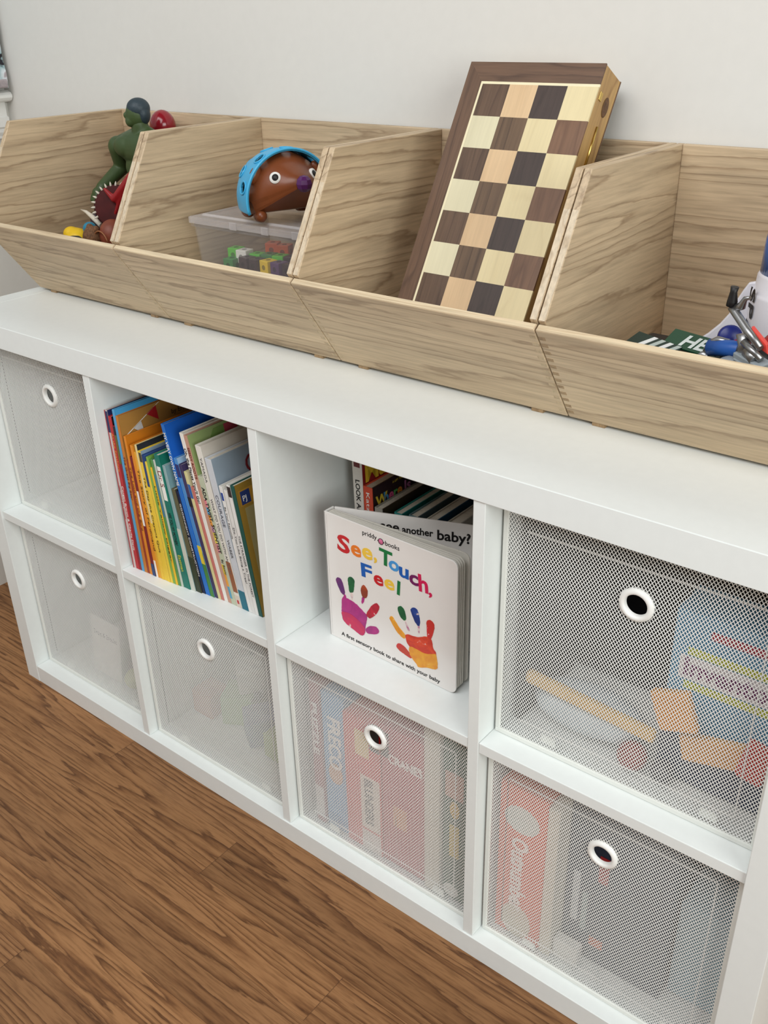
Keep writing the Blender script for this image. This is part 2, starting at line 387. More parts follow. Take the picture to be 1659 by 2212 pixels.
def make_mesh_box():
    t = thing('mesh_storage_box', '', 'storage box')
    strands(BW - 0.012, BH - 0.012, PX, PZ, WIRE, 0.0005, lambda u, v, d: (u + 0.006, 0.002 + d, v + 0.006), [(RC[0] - 0.006, RC[1] - 0.006, 0.0175)]).obj('front_mesh', M_MESH, t)
    s = strands(BD - 0.01, BH - 0.012, PX * 1.15, PZ * 1.15, WIRE, 0.0005, lambda u, v, d: (0.002 + d, u + 0.008, v + 0.006)); so = s.obj('side_mesh', M_MESH, t)
    s2 = so.copy(); COL.objects.link(s2); s2.location = (BW - 0.005, 0, 0)
    bo = strands(BW - 0.012, BH - 0.012, PX * 1.15, PZ * 1.15, WIRE, 0.0005, lambda u, v, d: (u + 0.006, BD - 0.002 - d, v + 0.006)).obj('back_mesh', M_MESH, t)
    bt = strands(BW - 0.012, BD - 0.012, PX * 1.15, PZ * 1.15, WIRE, 0.0005, lambda u, v, d: (u + 0.006, v + 0.008, 0.0035 - d)).obj('bottom_mesh', M_MESH, t)
    f = MB(); e = 0.0065
    f.box(0, BW, 0, 0.006, 0, e); f.box(0, BW, 0, 0.006, BH - e, BH); f.box(0, e, 0, 0.006, e, BH - e); f.box(BW - e, BW, 0, 0.006, e, BH - e)
    f.obj('frame', M_PLASTIC, t, bevel=0.001)
    g = MB(); g.lathe([(0.0128, 0.003), (0.0128, -0.0022), (0.0140, -0.0036), (0.0165, -0.0038), (0.0192, -0.0022), (0.0198, -0.0002), (0.0198, 0.003), (0.0128, 0.003)], (RC[0], 0.002, RC[1]), (0, 1, 0), 40)
    g.obj('grommet', plain('grommet_plastic', (240, 240, 236), 0.35, 0.0), t)
    MB().box(0.0275, 0.0287, 0.0045, 0.0055, 0.03, BH - 0.03).obj('seam', C((30, 30, 32), 0.8), t)
    se = MB(); se.box(0.03, BW - 0.03, 0.0045, 0.0055, 0.0285, 0.0300); se.box(0.03, BW - 0.03, 0.0045, 0.0055, BH - 0.0300, BH - 0.0285); se.box(BW - 0.030, BW - 0.0285, 0.0045, 0.0055, 0.03, BH - 0.03)
    se.obj('hem', M_MESH, t)
    for xx in (0.062, 0.262):
        MB().prism([(xx, 0.0044, 0.012), (xx + 0.021, 0.0044, 0.010), (xx + 0.020, 0.0044, 0.023), (xx + 0.002, 0.0044, 0.024)], (0, 0.001, 0)).obj('closure_tab', M_PLASTIC, t)
    for za, zb_ in ((BH - 0.006, BH - 0.002), (0.0, 0.003)):
        rims = MB()
        for xx in (0.0, BW - 0.003): rims.box(xx, xx + 0.003, 0.006, BD, za, zb_)
        rims.box(0.003, BW - 0.003, BD - 0.003, BD, za, zb_)
        rims.obj('edge_binding', M_PLASTIC, t)
    return t
mb0 = make_mesh_box()
GBX = 'white mesh storage boxes in the shelf'
def bx_at(col, row, y): return (CX[col] + (CELL - BW) / 2, y, (ZM1 if row else ZB) + 0.0006)
spots = [(0, 1, 0.043, 'white mesh box in the top left cube, left of the book row'),
         (0, 0, 0.029, 'white mesh box in the bottom left cube with a white card inside'),
         (1, 0, 0.021, 'white mesh box directly below the row of picture books'),
         (2, 0, 0.021, 'white mesh box below the open board book, filled with upright games'),
         (3, 1, 0.036, 'white mesh box in the top right cube, holding a blue puzzle box'),
         (3, 0, 0.023, 'white mesh box in the bottom right cube, orange game box inside')]
BOXY = {}
for i, (c, r, y, lab) in enumerate(spots):
    BOXY[(c, r)] = y
    if i == 0: mb0.location = bx_at(c, r, y); mb0['label'] = lab; mb0['group'] = GBX
    else: dup(mb0, bx_at(c, r, y), None, lab, GBX)

# ------------------------------------------------------------------ wooden bins
BZ = H + 0.0045; TH = 0.009
FB, FL, FT, BK = (0.178, BZ), (0.087, 0.8945), (0.173, 1.047), 0.411
dfx, dfz = FL[0] - FB[0], FL[1] - FB[1]; dl = math.hypot(dfx, dfz); ux, uz = dfx / dl, dfz / dl; nxi, nzi = uz, -ux     # inward normal
FLAT = TH / abs(nxi)
sdx, sdz = FT[0] - FL[0], FT[1] - FL[1]; sl = math.hypot(sdx, sdz)
def make_bin(x0, x1, label, inlay, first_seed):
    w = x1 - x0 - 0.0015; t = thing('wooden_bin', label, 'storage bin', (x0, 0, 0), group='slanted wooden bins on the shelf top')
    P = lambda x, q: (x, q[0], q[1])
    # front panel, full width
    fi = (FL[0] + nxi * TH, FL[1] + nzi * TH)
    poly = [FB, FL, fi, (FB[0] + FLAT, BZ)]
    MB().prism([P(0, q) for q in poly], (w, 0, 0)).obj('front_panel', M_WX, t, bevel=0.0012); fpan = [o_ for o_ in COL.objects if o_.parent == t][-1]
    up_ = (ux * 0.0003, uz * 0.0003)
    MB().prism([P(0.0012, (FL[0] + nxi * .0008, FL[1] + nzi * .0008)), P(0.0012, (fi[0] - nxi * .0008, fi[1] - nzi * .0008)), P(0.0012, (fi[0] - nxi * .0008 + up_[0], fi[1] - nzi * .0008 + up_[1])), P(0.0012, (FL[0] + nxi * .0008 + up_[0], FL[1] + nzi * .0008 + up_[1]))], (w - 0.0024, 0, 0)).obj('rim', M_RIM, fpan)
    k = 0.0105
    lp = (FL[0] + sdx / sl * k, FL[1] + sdz / sl * k)
    for xx in (0, w - TH):
        side = [(FB[0] + FLAT + 0.0003, BZ), lp, FT, (BK, FT[1]), (BK, BZ)]
        MB().prism([P(xx, q) for q in side], (TH, 0, 0)).obj('side_panel', M_WY, t, bevel=0.0012)
        # pale end grain of the slanted edge
        e0 = (lp[0] - 0.0004, lp[1] + 0.0008); e1 = (FT[0] - 0.0006, FT[1] - 0.0016)
        nn = (sdz / sl * 0.0016, -sdx / sl * 0.0016)
        MB().prism([P(xx + 0.0009, e0), P(xx + 0.0009, e1), P(xx + 0.0009, (e1[0] + nn[0], e1[1] + nn[1])), P(xx + 0.0009, (e0[0] + nn[0], e0[1] + nn[1]))], (TH - 0.0018, 0, 0)).obj('end_grain_edge', M_WEND, t)
    MB().box(TH, w - TH, BK - TH, BK - 0.0005, BZ + TH, FT[1]).obj('back_panel', M_WX, t, bevel=0.0012)
    MB().box(TH, w - TH, FB[0] + FLAT + 0.0005, BK - 0.0005, BZ, BZ + TH).obj('bottom_panel', M_WX, t)
    # finger joint marks at both ends of the front panel
    for side_, mat in ((0, inlay[0]), (1, inlay[1])):
        b = MB(); n = 12
        for j in range(n):
            a0 = 0.006 + (dl - 0.012) * (j + 0.25) / n; a1 = a0 + (dl - 0.012) / n * 0.42
            q0 = (FB[0] + ux * a0, FB[1] + uz * a0); q1 = (FB[0] + ux * a1, FB[1] + uz * a1)
            xa = 0.0013 if side_ == 0 else w - TH
            o3 = lambda q: (q[0] - nxi * 0.0002, q[1] - nzi * 0.0002)
            b.prism([P(xa, o3(q0)), P(xa, o3(q1)), P(xa, (q1[0] + nxi * .001, q1[1] + nzi * .001)), P(xa, (q0[0] + nxi * .001, q0[1] + nzi * .001))], (TH - 0.0013, 0, 0))
        b.obj('finger_joint', mat, fpan)
    for xx in (0.03, w - 0.05):
        MB().box(xx, xx + 0.016, FB[0] + 0.001, FB[0] + 0.018, H + 0.0002, BZ + 0.0003).obj('foot', M_WINLAY, t)
        MB().box(xx, xx + 0.022, BK - 0.03, BK - 0.012, H + 0.0002, BZ + 0.0003).obj('foot', M_WINLAY, t)
    return t
M_INLO = wood('paulownia_finger_pale', (200, 178, 144), (150, 120, 84), 'Z', 9, (6, 30), 0.4)
XB = [0.0205, 0.3785, 0.7375, 1.0925, 1.4495]
binlab = ['slanted wooden bin at far left holding toy figures', 'slanted wooden bin holding a clear box and a blue-backed hedgehog',
          'slanted wooden bin with the folded chess board in it', 'slanted wooden bin at far right holding a toy rocket']
for i in range(4): make_bin(XB[i], XB[i + 1], binlab[i], (M_WINLAY if i == 3 else M_INLO, M_INLO), i)
FLOORZ = BZ + TH

# ------------------------------------------------------------------ folded chess board
S = 0.0415
# pose: x along the short side, z up the board, y into its thickness
o_top = Vector((0.8490, 0.3480, 1.1112))      # top left corner of the first square (front face)
ex = Vector((0.9996, -0.0296, 0.0030)).normalized(); ez = Vector((0.012, 0.499, 0.867)); ez = (ez - ex * ez.dot(ex)).normalized(); ey = ez.cross(ex)
ch = thing('chess_board', 'folded wooden chess board with brown border leaning in the third bin', 'board game')
BLW, BUP, BDN, BTH = 0.0285, 0.0285, 0.0285, 0.046
m = Matrix.Identity(4)
corner = o_top - ex * BLW - ez * (S * 8 + BDN)
for r in range(3): m[r][0] = ex[r]; m[r][1] = ey[r]; m[r][2] = ez[r]; m[r][3] = corner[r]
ch.matrix_world = m
CW, CH = BLW + 4 * S + 0.0005, BUP + 8 * S + BDN
MB().box(0.0006, CW - 0.0006, 0.0022, BTH - 0.0015, 0.0006, CH - 0.0006).obj('case', M_BEECH, ch)
MB().box(0, CW, BTH - 0.0015, BTH + 0.0003, 0, CH).obj('back_face', M_WALNUT, ch)
b = MB(); g = BLW - 0.0035
b.hexa([(0, 0, 0), (g, 0, g), (g, 0.0022, g), (0, 0.0022, 0), (0, 0, CH), (g, 0, CH - g), (g, 0.0022, CH - g), (0, 0.0022, CH)])
b.obj('border', M_WALNUT, ch)
for z_a, z_b in ((CH, CH - g), (0, g)):
    b = MB(); b.prism([(0, 0, z_a), (CW, 0, z_a), (CW, 0, z_b), (g, 0, z_b)], (0, 0.0022, 0)); b.obj('border', M_WALX, ch)
b = MB(); b.box(g, CW, 0.0004, 0.0024, g, BLW); b.box(g, CW, 0.0004, 0.0024, CH - BLW, CH - g); b.box(g, BLW, 0.0004, 0.0024, BLW, CH - BLW)
b.obj('inlay_line', C((236, 226, 190), 0.4), ch)
SQD1 = wood('square_walnut', (104, 80, 62), (66, 46, 36), 'Z', 9, (2.5, 22.0), 0.6, 0.4, seed=3)
SQD2 = wood('square_wenge', (72, 58, 52), (48, 36, 32), 'Z', 9, (2.5, 22.0), 0.4, 0.4, seed=9)
SQD3 = wood('square_striped', (112, 88, 66), (62, 44, 34), 'Z', 6, (1.2, 42.0), 0.7, 0.4, seed=5, rand=False)
SQD4 = wood('square_reddish', (128, 94, 70), (92, 62, 44), 'Z', 8, (2.0, 18.0), 0.5, 0.4, seed=8)
SQL1 = wood('square_maple', (226, 218, 184), (206, 196, 158), 'Z', 5, (4, 14.0), 0.25, 0.4, fine=0.06, seed=1)
SQL2 = wood('square_peach', (224, 192, 150), (204, 168, 126), 'Z', 5, (4, 14.0), 0.25, 0.4, fine=0.1, seed=2)
SQL3 = wood('square_cream', (234, 218, 172), (214, 194, 146), 'Z', 5, (4, 14.0), 0.25, 0.4, fine=0.06, seed=6)
for r in range(8):
    for c in range(4):
        mt = ((SQD1, SQL2, SQD2, SQL3) if r % 2 == 0 else (SQL1, SQD3, SQL3, SQD4))[c]
        x0 = BLW + c * S; z1 = CH - BUP - r * S
        MB().box(x0, x0 + S, 0.0, 0.0024, z1 - S, z1).obj('square', mt, ch)
hg = MB(); hg.tube([(CW + 0.0006, BTH * 0.52, CH - 0.118), (CW + 0.0006, BTH * 0.52, CH - 0.066)], 0.0016, 10); hg.obj('hinge', M_BRASS, ch)
hd = MB(); hd.box(CW - 0.0003, CW + 0.0004, BTH * 0.16, BTH * 0.30, CH - 0.040, CH - 0.030); hd.obj('metal_pin', M_BRASS, ch, bevel=0.0003)
MB().ell((CW - 0.0001, BTH * 0.62, CH - 0.040), (0.0006, 0.007, 0.012)).obj('knot', C((92, 62, 34), 0.5, var=0.4, scale=300), ch)

# ------------------------------------------------------------------ picture books in the second cube
def interp(x, tab):
    for (a, b_), (c, d_) in zip(tab, tab[1:]):
        if x <= c: return b_ + (d_ - b_) * (x - a) / (c - a)
    return tab[-1][1]
LEAN = [(0.40, 1.9), (0.43, 2.7), (0.46, 4.6), (0.50, 6.6), (0.53, 8.4), (0.555, 11.2), (0.575, 12.4), (0.62, 12.2), (0.645, 11.0), (0.665, 9.6), (0.70, 8.2)]
YF = [(0.40, 0.020), (0.50, 0.026), (0.55, 0.034), (0.60, 0.040), (0.70, 0.042)]
SPINE, COVER = {}, {}
GB = 'picture books in the open second cube'
def book(x, xn, h, spine, cover, label, depth=0.215, wedge=True, group=GB, z0=None, yf=None, leanf=None, pages=M_PAGES, topw=None):
    """thin book: spine at the front, right-hand cover, pages showing at the top"""
    z0 = ZM1 + 0.0004 if z0 is None else z0
    l0 = math.radians((leanf or (lambda q: interp(q, LEAN)))(x)); l1 = math.radians((leanf or (lambda q: interp(q, LEAN)))(xn))
    if not wedge or l1 < l0: l1 = l0
    th = xn - x - 0.0003; y = interp(x, YF) if yf is None else yf
    tx0 = -math.tan(l0) * h; tx1 = th - math.tan(l1) * h
    if tx1 - tx0 < 0.0016: tx1 = tx0 + 0.0016
    t = thing('picture_book', label, 'book', (x, y, z0), group=group)
    def X(s_, z): a = z / h; lo = tx0 * a; hi = th + (tx1 - th) * a; return lo + (hi - lo) * s_
    def slab(s0, s1, y0, y1, za, zb):
        return [(X(s0, za), y0, za), (X(s1, za), y0, za), (X(s1, za), y1, za), (X(s0, za), y1, za), (X(s0, zb), y0, zb), (X(s1, zb), y0, zb), (X(s1, zb), y1, zb), (X(s0, zb), y1, zb)]
    cv = 0.16 if th < 0.006 else 0.10
    b = MB(); b.hexa(slab(0, 1, 0, 0.0012, 0, h)); SPINE[t.name] = b.obj('spine', spine, t, bevel=0.0004)
    COVER[t.name] = MB().hexa(slab(1 - cv, 1, 0.0012, depth, 0, h)).obj('front_cover', cover, t)
    MB().hexa(slab(0, cv, 0.0012, depth, 0, h)).obj('back_cover', spine, t)
    MB().hexa(slab(cv, 1 - cv, 0.0012, depth - 0.003, 0.002, h - 0.0022)).obj('page_block', pages, t)
    t['h'] = h
    return t, X, th
def spine_text(t, X, th, h, body, mat, z_top, z_bot, size=None, name='spine_title', s_mid=0.5, bold=0.0):
    p1 = Vector((X(s_mid, z_top), 0, z_top)); p0 = Vector((X(s_mid, z_bot), 0, z_bot)); d = (p0 - p1).normalized()
    upv = Vector((-d.z, 0, d.x)); upv = upv if upv.x > 0 else -upv
    sz = size or th * 0.95
    text(name, body, mat, SPINE[t.name], p1 - upv * sz * 0.35, d, upv, sz, width=(p0 - p1).length, bold=bold, lift=0.0004)
def spine_patch(t, X, za, zb, mat, name='spine_label', s0=0.0, s1=1.0, y=-0.0004):
    MB().hexa([(X(s0, za), y, za), (X(s1, za), y, za), (X(s1, za), 0.0004, za), (X(s0, za), 0.0004, za), (X(s0, zb), y, zb), (X(s1, zb), y, zb), (X(s1, zb), 0.0004, zb), (X(s0, zb), 0.0004, zb)]).obj(name, mat, SPINE[t.name])
def cover_patch(t, X, poly, mat, name='cover_picture', lift=0.0003):
    """polygon given as (y, z) on the right-hand cover"""
    b = MB(); b.prism([(X(1, z) + lift * 0.2, y, z) for y, z in poly], (lift, 0, 0)); b.obj(name, mat, COVER[t.name])
W_ = C((232, 228, 220)); RED = C((186, 34, 40)); 
bk = {}
SPEC = [  # x, height, spine, cover, label
 (0.3995, 0.276, C((206, 190, 186)), C((36, 42, 92)), 'thin white-spined book with red edges, first in the book row', 'b1'),
 (0.4062, 0.267, C((184, 36, 44)), C((26, 24, 30)), 'red picture book second from the left of the row', 'b2'),
 (0.4145, 0.253, C((140, 34, 42)), C((112, 100, 40)), 'maroon book with olive cover next to the bright red one', 'b3'),
 (0.4195, 0.280, C((84, 160, 206)), C((72, 160, 212)), 'tall sky-blue book behind the tan bunting cover', 'b4'),
 (0.4262, 0.271, C((196, 120, 44)), C((176, 128, 62)), 'tan book whose cover has red and white bunting', 'b5'),
 (0.4335, 0.200, C((150, 56, 34)), C((190, 96, 30)), 'short russet book beside the bunting book', 'b6'),
 (0.4385, 0.240, C((222, 136, 34)), C((206, 124, 28)), 'bright orange book with plain orange cover', 'b7'),
 (0.4455, 0.208, C((120, 26, 36)), C((190, 90, 40)), 'dark maroon book with a white label on its spine', 'b8'),
 (0.4530, 0.228, C((226, 142, 38)), C((220, 150, 50)), 'orange-yellow book right of the white-labelled maroon one', 'b9'),
 (0.4605, 0.218, C((230, 166, 48)), C((232, 178, 60)), 'golden yellow book with dark spine letters', 'b10'),
 (0.4670, 0.231, C((232, 212, 150)), C((44, 46, 52)), 'cream-spined book with a black picture cover', 'b11'),
 (0.4725, 0.222, C((236, 200, 62)), C((140, 160, 178)), 'yellow book with grey-blue cover and red mark', 'b12'),
 (0.4805, 0.217, C((40, 66, 120)), C((60, 90, 150)), 'narrow dark blue and yellow book mid row', 'b13'),
 (0.4865, 0.207, C((238, 206, 70)), C((232, 196, 80)), 'pale yellow thin book beside the narrow blue one', 'b14'),
 (0.4925, 0.216, C((130, 172, 74)), C((120, 170, 80)), 'light green thin book left of the deep yellow one', 'b15'),
 (0.4985, 0.200, C((240, 190, 44)), C((230, 186, 60)), 'deep yellow thin book between two green ones', 'b16'),
 (0.5035, 0.214, C((86, 146, 80)), C((52, 92, 140)), 'green book with blue cover left of the teal one', 'b17'),
 (0.5095, 0.214, C((196, 204, 190)), C((90, 130, 120)), 'thin pale grey-green book touching the teal one', 'b18'),
 (0.5150, 0.224, C((22, 118, 104)), C((20, 110, 92)), 'teal book with white label patch and yellow author name', 'b19'),
 (0.5295, 0.208, C((150, 176, 178)), C((120, 156, 160)), 'pale blue-grey book right of the teal one', 'b20'),
 (0.5400, 0.172, C((96, 92, 66)), C((70, 66, 46)), 'short book with dark photo spine mid row', 'b21'),
 (0.5520, 0.170, C((20, 30, 66)), C((30, 44, 90)), 'short navy book left of the tall bright blue one', 'b22'),
 (0.5590, 0.275, C((34, 110, 196)), C((20, 92, 188)), 'tall bright blue book with white capitals on spine', 'b23'),
 (0.5690, 0.224, C((78, 140, 200)), C((150, 184, 214)), 'light blue book right of the tall bright blue one', 'b24'),
 (0.5775, 0.216, C((62, 52, 92)), C((60, 50, 90)), 'dark purple book among the blue ones', 'b25'),
 (0.5840, 0.206, C((214, 206, 150)), C((200, 190, 150)), 'pale yellow-green book with small blue square on spine', 'b26'),
 (0.5905, 0.184, C((198, 116, 108)), C((196, 110, 100)), 'short salmon pink book left of the tall white one', 'b27'),
 (0.5965, 0.268, C((236, 232, 224)), C((214, 206, 196)), 'tall white book with black slanted lettering on spine', 'b28'),
 (0.6045, 0.266, C((196, 150, 130)), C((150, 170, 110)), 'tall book with faded brown spine and green-pink cover', 'b29'),
 (0.6120, 0.206, C((190, 196, 170)), C((200, 190, 180)), 'colourful patched book with bold black spine capitals', 'b30'),
 (0.6235, 0.256, C((226, 222, 212)), C((216, 208, 196)), 'white book with large plain cream cover near row end', 'b31'),
 (0.6355, 0.240, C((204, 208, 214)), C((150, 166, 180)), 'cloudy grey book with big dark red letters on cover', 'b32'),
 (0.6490, 0.202, C((232, 230, 226)), C((226, 222, 214)), 'white thin book with small blue square at spine top', 'b33'),
 (0.6560, 0.198, C((228, 226, 222)), C((222, 218, 210)), 'white thin book third from the right end', 'b34'),
 (0.6630, 0.208, C((236, 234, 230)), C((220, 216, 208)), 'white book with dark spine top near the right end', 'b35'),
 (0.6700, 0.210, C((24, 84, 76)), C((150, 118, 40)), 'dark green book with ochre cover closing the row', 'b36'),
]
for i, (x, h, sp, cv, lab, key) in enumerate(SPEC):
    xn = SPEC[i + 1][0] if i + 1 < len(SPEC) else x + 0.008
    bk[key] = book(x, xn, h, sp, cv, lab) + (h,)
WT, BKT, YT = C((240, 238, 232)), M_BLACK, C((214, 208, 60))
def st(key, body, mat, z1, z0, size=None, **kw):
    t, X, th, h = bk[key]; spine_text(t, X, th, h, body, mat, z1, z0, size, **kw)
st('b2', 'Corgan Brown & Charlie Davis', WT, 0.150, 0.035, 0.006)
st('b2', 'At the Seashore', C((230, 150, 60)), 0.240, 0.175, 0.006)
st('b1', 'TEN LITTLE RED DRESSES', C((170, 90, 90)), 0.150, 0.09, 0.004)
st('b5', 'The Great Big Bear', C((120, 30, 20)), 0.205, 0.13, 0.006)
st('b7', 'The Lion and the Bird', C((120, 60, 20)), 0.19, 0.08, 0.006)
st('b10', 'The Story of Ferdinand', C((80, 50, 20)), 0.19, 0.05, 0.006)
st('b12', 'The Day the Crayons Quit', C((70, 60, 30)), 0.18, 0.05, 0.006)
st('b16', 'Little Yellow Digger', C((70, 60, 30)), 0.17, 0.04, 0.004)
st('b19', 'ARE YOU MY MOTHER?', BKT, 0.130, 0.075, 0.009)
st('b19', 'Eastman', YT, 0.058, 0.030, 0.010)
st('b22', 'GOODNIGHT CONSTRUCTION', WT, 0.15, 0.03, 0.0045)
st('b23', 'MY VERY OWN NAME', WT, 0.262, 0.180, 0.008, bold=0.01)
st('b28', "Oh, the Places You'll Go!", BKT, 0.245, 0.160, 0.0075, bold=0.01)
st('b29', 'SEEDY ROOTS', C((120, 30, 24)), 0.248, 0.20, 0.007, bold=0.01)
st('b30', 'ADA TWIST, SCIENTIST', BKT, 0.190, 0.085, 0.009, bold=0.02)
st('b30', 'By Beaty', BKT, 0.075, 0.05, 0.006)
st('b31', 'YAMADA', C((90, 90, 90)), 0.238, 0.20, 0.0065)
st('b31', 'WHAT DO YOU DO WITH AN IDEA?', C((90, 90, 90)), 0.175, 0.055, 0.0065)
st('b32', 'COURAGE', C((80, 84, 96)), 0.185, 0.135, 0.008)
st('b32', 'WABER', C((90, 90, 90)), 0.115, 0.085, 0.007)
st('b33', 'Be You! Reynolds', C((110, 110, 110)), 0.17, 0.12, 0.005)
st('b34', 'Do You Like Being a Tree?', C((90, 90, 90)), 0.14, 0.05, 0.005)
st('b35', 'THE STRANGER IN THE FOREST', C((60, 60, 60)), 0.13, 0.03, 0.005)
def sp(key, za, zb, mat, **kw): t, X, th, h = bk[key]; spine_patch(t, X, za, zb, mat, **kw)
def cp(key, poly, mat, **kw): t, X, th, h = bk[key]; cover_patch(t, X, poly, mat, **kw)
sp('b1', 0.240, 0.2745, C((34, 40, 90)), s0=0.25); sp('b1', 0.0, 0.276, C((170, 24, 34)), s0=0.0, s1=0.22, name='red_edge', y=-0.0006)
sp('b3', 0.190, 0.238, C((104, 98, 36))); sp('b3', 0.238, 0.252, C((30, 28, 30)))
sp('b8', 0.090, 0.150, WT, s0=0.15, s1=0.85); sp('b8', 0.0, 0.022, C((40, 70, 120)))
sp('b9', 0.0, 0.03, WT, s0=.2, s1=.8); sp('b13', 0.0, 0.165, C((238, 204, 66))); sp('b12', 0.205, 0.22, C((60, 60, 60)), s0=0.3)
sp('b11', 0.0, 0.10, C((236, 196, 60))); sp('b17', 0.12, 0.19, C((70, 120, 160)), s0=0.4)
sp('b19', 0.150, 0.205, WT, s0=0.12, s1=0.80); 
tk, Xk, thk, hk = bk['b19']; spine_text(tk, Xk, thk, hk, 'Dr S', C((120, 24, 30)), 0.198, 0.172, 0.012, s_mid=0.45, name='label_letters')
sp('b20', 0.0, 0.105, C((206, 208, 196))); sp('b21', 0.0, 0.06, C((50, 60, 40))); sp('b24', 0.0, 0.075, C((70, 130, 60))); sp('b24', 0.055, 0.085, C((220, 196, 60)), y=-0.0006)
sp('b24', 0.195, 0.215, C((44, 50, 110)), y=-0.0006); sp('b25', 0.15, 0.165, C((30, 26, 30))); sp('b26', 0.165, 0.187, C((44, 96, 170)), s0=0.2)
for q, (za, zb, col) in enumerate([(0.01, 0.03, (86, 160, 190)), (0.03, 0.05, (232, 160, 60)), (0.05, 0.066, (214, 190, 70)), (0.085, 0.1, (214, 140, 150)), (0.1, 0.118, (236, 214, 90)), (0.118, 0.128, (200, 150, 180)), (0.128, 0.146, (226, 150, 60)), (0.146, 0.158, (90, 160, 200)), (0.158, 0.170, (220, 130, 140))]):
    sp('b30', za, zb, C(col), s0=0.05, s1=0.45, name='colour_block')
sp('b31', 0.025, 0.075, C((150, 92, 60)), s0=0.1, s1=0.9, name='child_picture'); sp('b31', 0.0, 0.02, C((214, 200, 186)), s0=0.1, s1=0.9); sp('b31', 0.006, 0.012, RED, s0=0.35, s1=0.65, y=-0.0007)
sp('b32', 0.0, 0.032, C((30, 110, 130)), name='blue_foot'); sp('b33', 0.180, 0.192, C((40, 70, 150)), s0=0.2, s1=0.8); sp('b35', 0.19, 0.206, C((50, 40, 40)), s0=0.1)
# bunting and lettering on covers
cp('b5', [(0.010, 0.238), (0.078, 0.2705), (0.0800, 0.2705), (0.0115, 0.2375)], WT, name='bunting_string'); cp('b5', [(0.052, 0.2585), (0.072, 0.2675), (0.074, 0.243)], C((176, 30, 36)), name='bunting_flag'); cp('b5', [(0.024, 0.2445), (0.040, 0.252), (0.044, 0.229)], C((206, 204, 200)), name='bunting_flag')
cp('b12', [(0.10, 0.196), (0.112, 0.212), (0.128, 0.206), (0.118, 0.200)], RED); cp('b11', [(0.06, 0.205), (0.10, 0.226), (0.14, 0.222), (0.11, 0.208)], C((150, 150, 150)))
cp('b29', [(0.01, 0.215), (0.05, 0.262), (0.07, 0.262), (0.07, 0.215)], C((120, 150, 80))); cp('b29', [(0.07, 0.222), (0.07, 0.262), (0.095, 0.262), (0.10, 0.225)], C((190, 70, 90)), name='pink_picture')
cp('b24', [(0.012, 0.185), (0.09, 0.185), (0.09, 0.214), (0.012, 0.214)], C((40, 48, 104)))
cp('b36', [(0.006, 0.176), (0.12, 0.176), (0.12, 0.200), (0.006, 0.200)], C((176, 130, 40))); cp('b36', [(0.008, 0.178), (0.026, 0.178), (0.026, 0.198), (0.008, 0.198)], C((30, 50, 110)), lift=0.0006, name='blue_badge')
cp('b36', [(0.012, 0.02), (0.12, 0.02), (0.12, 0.172), (0.012, 0.172)], C((150, 138, 92)), name='cover_panel')
tk, Xk, thk, hk = bk['b36']
def cover_text(key, body, mat, y, z, size, width=None, name='cover_lettering', bold=0.0, lift=0.0010):
    t, X, th, h = bk[key]; a = Vector((X(1, z), y, z)); up = (Vector((X(1, z + 0.01), y, z + 0.01)) - a).normalized()
    text(name, body, mat, COVER[t.name], a, (0, 1, 0), up, size, width, bold, lift)
cover_text('b36', 'PJ', WT, 0.011, 0.183, 0.012); cover_text('b36', 'library', C((90, 60, 20)), 0.032, 0.182, 0.014); cover_text('b36', 'Yossel', C((60, 46, 20)), 0.03, 0.125, 0.03)
cover_text('b32', 'COURAGE', C((120, 24, 32)), 0.060, 0.198, 0.042, bold=0.0)
cover_text('b5', 'by Erica S. Perl', C((70, 44, 20)), 0.100, 0.244, 0.011)

# ------------------------------------------------------------------ board book standing open in the third cube
XC = 0.7885; bt = thing('board_book', 'white board book with painted handprints standing slightly open in the cube', 'book', (XC, 0.0705, ZM1 + 0.0005), (0, 0, math.radians(-1.6)))
CWd, CHt = 0.2265, 0.2035
M_COV = plain('glossy_board_cover', (232, 228, 224), 0.28, 0.01, coat=0.3)
def rounded(x0, x1, z0, z1, r, y, left_square=True, n=6):
    pts = [(x0, y, z0)] if left_square else [(x0 + r - r * math.cos(a), y, z0 + r - r * math.sin(a)) for a in [math.pi / 2 * i / n for i in range(n + 1)]]
    pts += [(x1 - r + r * math.sin(a), y, z0 + r - r * math.cos(a)) for a in [math.pi / 2 * i / n for i in range(n + 1)]]
    pts += [(x1 - r + r * math.cos(a), y, z1 - r + r * math.sin(a)) for a in [math.pi / 2 * i / n for i in range(n + 1)]]
    pts += [(x0, y, z1)] if left_square else []
    return pts
MB().prism(rounded(0, CWd, 0, CHt, 0.010, 0), (0, 0.0022, 0)).obj('front_cover', M_COV, bt, bevel=0.0006); BCV = [o_ for o_ in COL.objects if o_.parent == bt][-1]
# pages fanned: each board leaf hinged at the spine
M_LEAF = plain('board_leaf', (206, 202, 192), 0.6, 0.04)
def leaf(ang, y0, thick, wd, mat, name='page', ht=0.0015):
    b = MB(); b.prism(rounded(0.004, wd, ht, CHt - ht, 0.010, 0), (0, thick, 0)); o = b.obj(name, mat, bt, bevel=0.0004)
    o.location = (0.0, y0, 0); o.rotation_euler = (0, 0, math.radians(ang)); return o
for i, (a, y0) in enumerate([(0.15, 0.0028), (0.55, 0.0052), (0.95, 0.0076), (1.5, 0.0100), (3.9, 0.0122)]): leaf(a, y0, 0.0021, CWd - 0.001, M_LEAF)
bc = leaf(21.6, 0.0160, 0.0026, CWd + 0.001, M_COV, 'back_cover', 0.0)
MB().prism([(0, 0, 0), (0, 0, CHt), (0.0022, 0, CHt), (0.0022, 0, 0)], (0, 0.0185, 0)).obj('spine', M_COV, bt, bevel=0.0005)
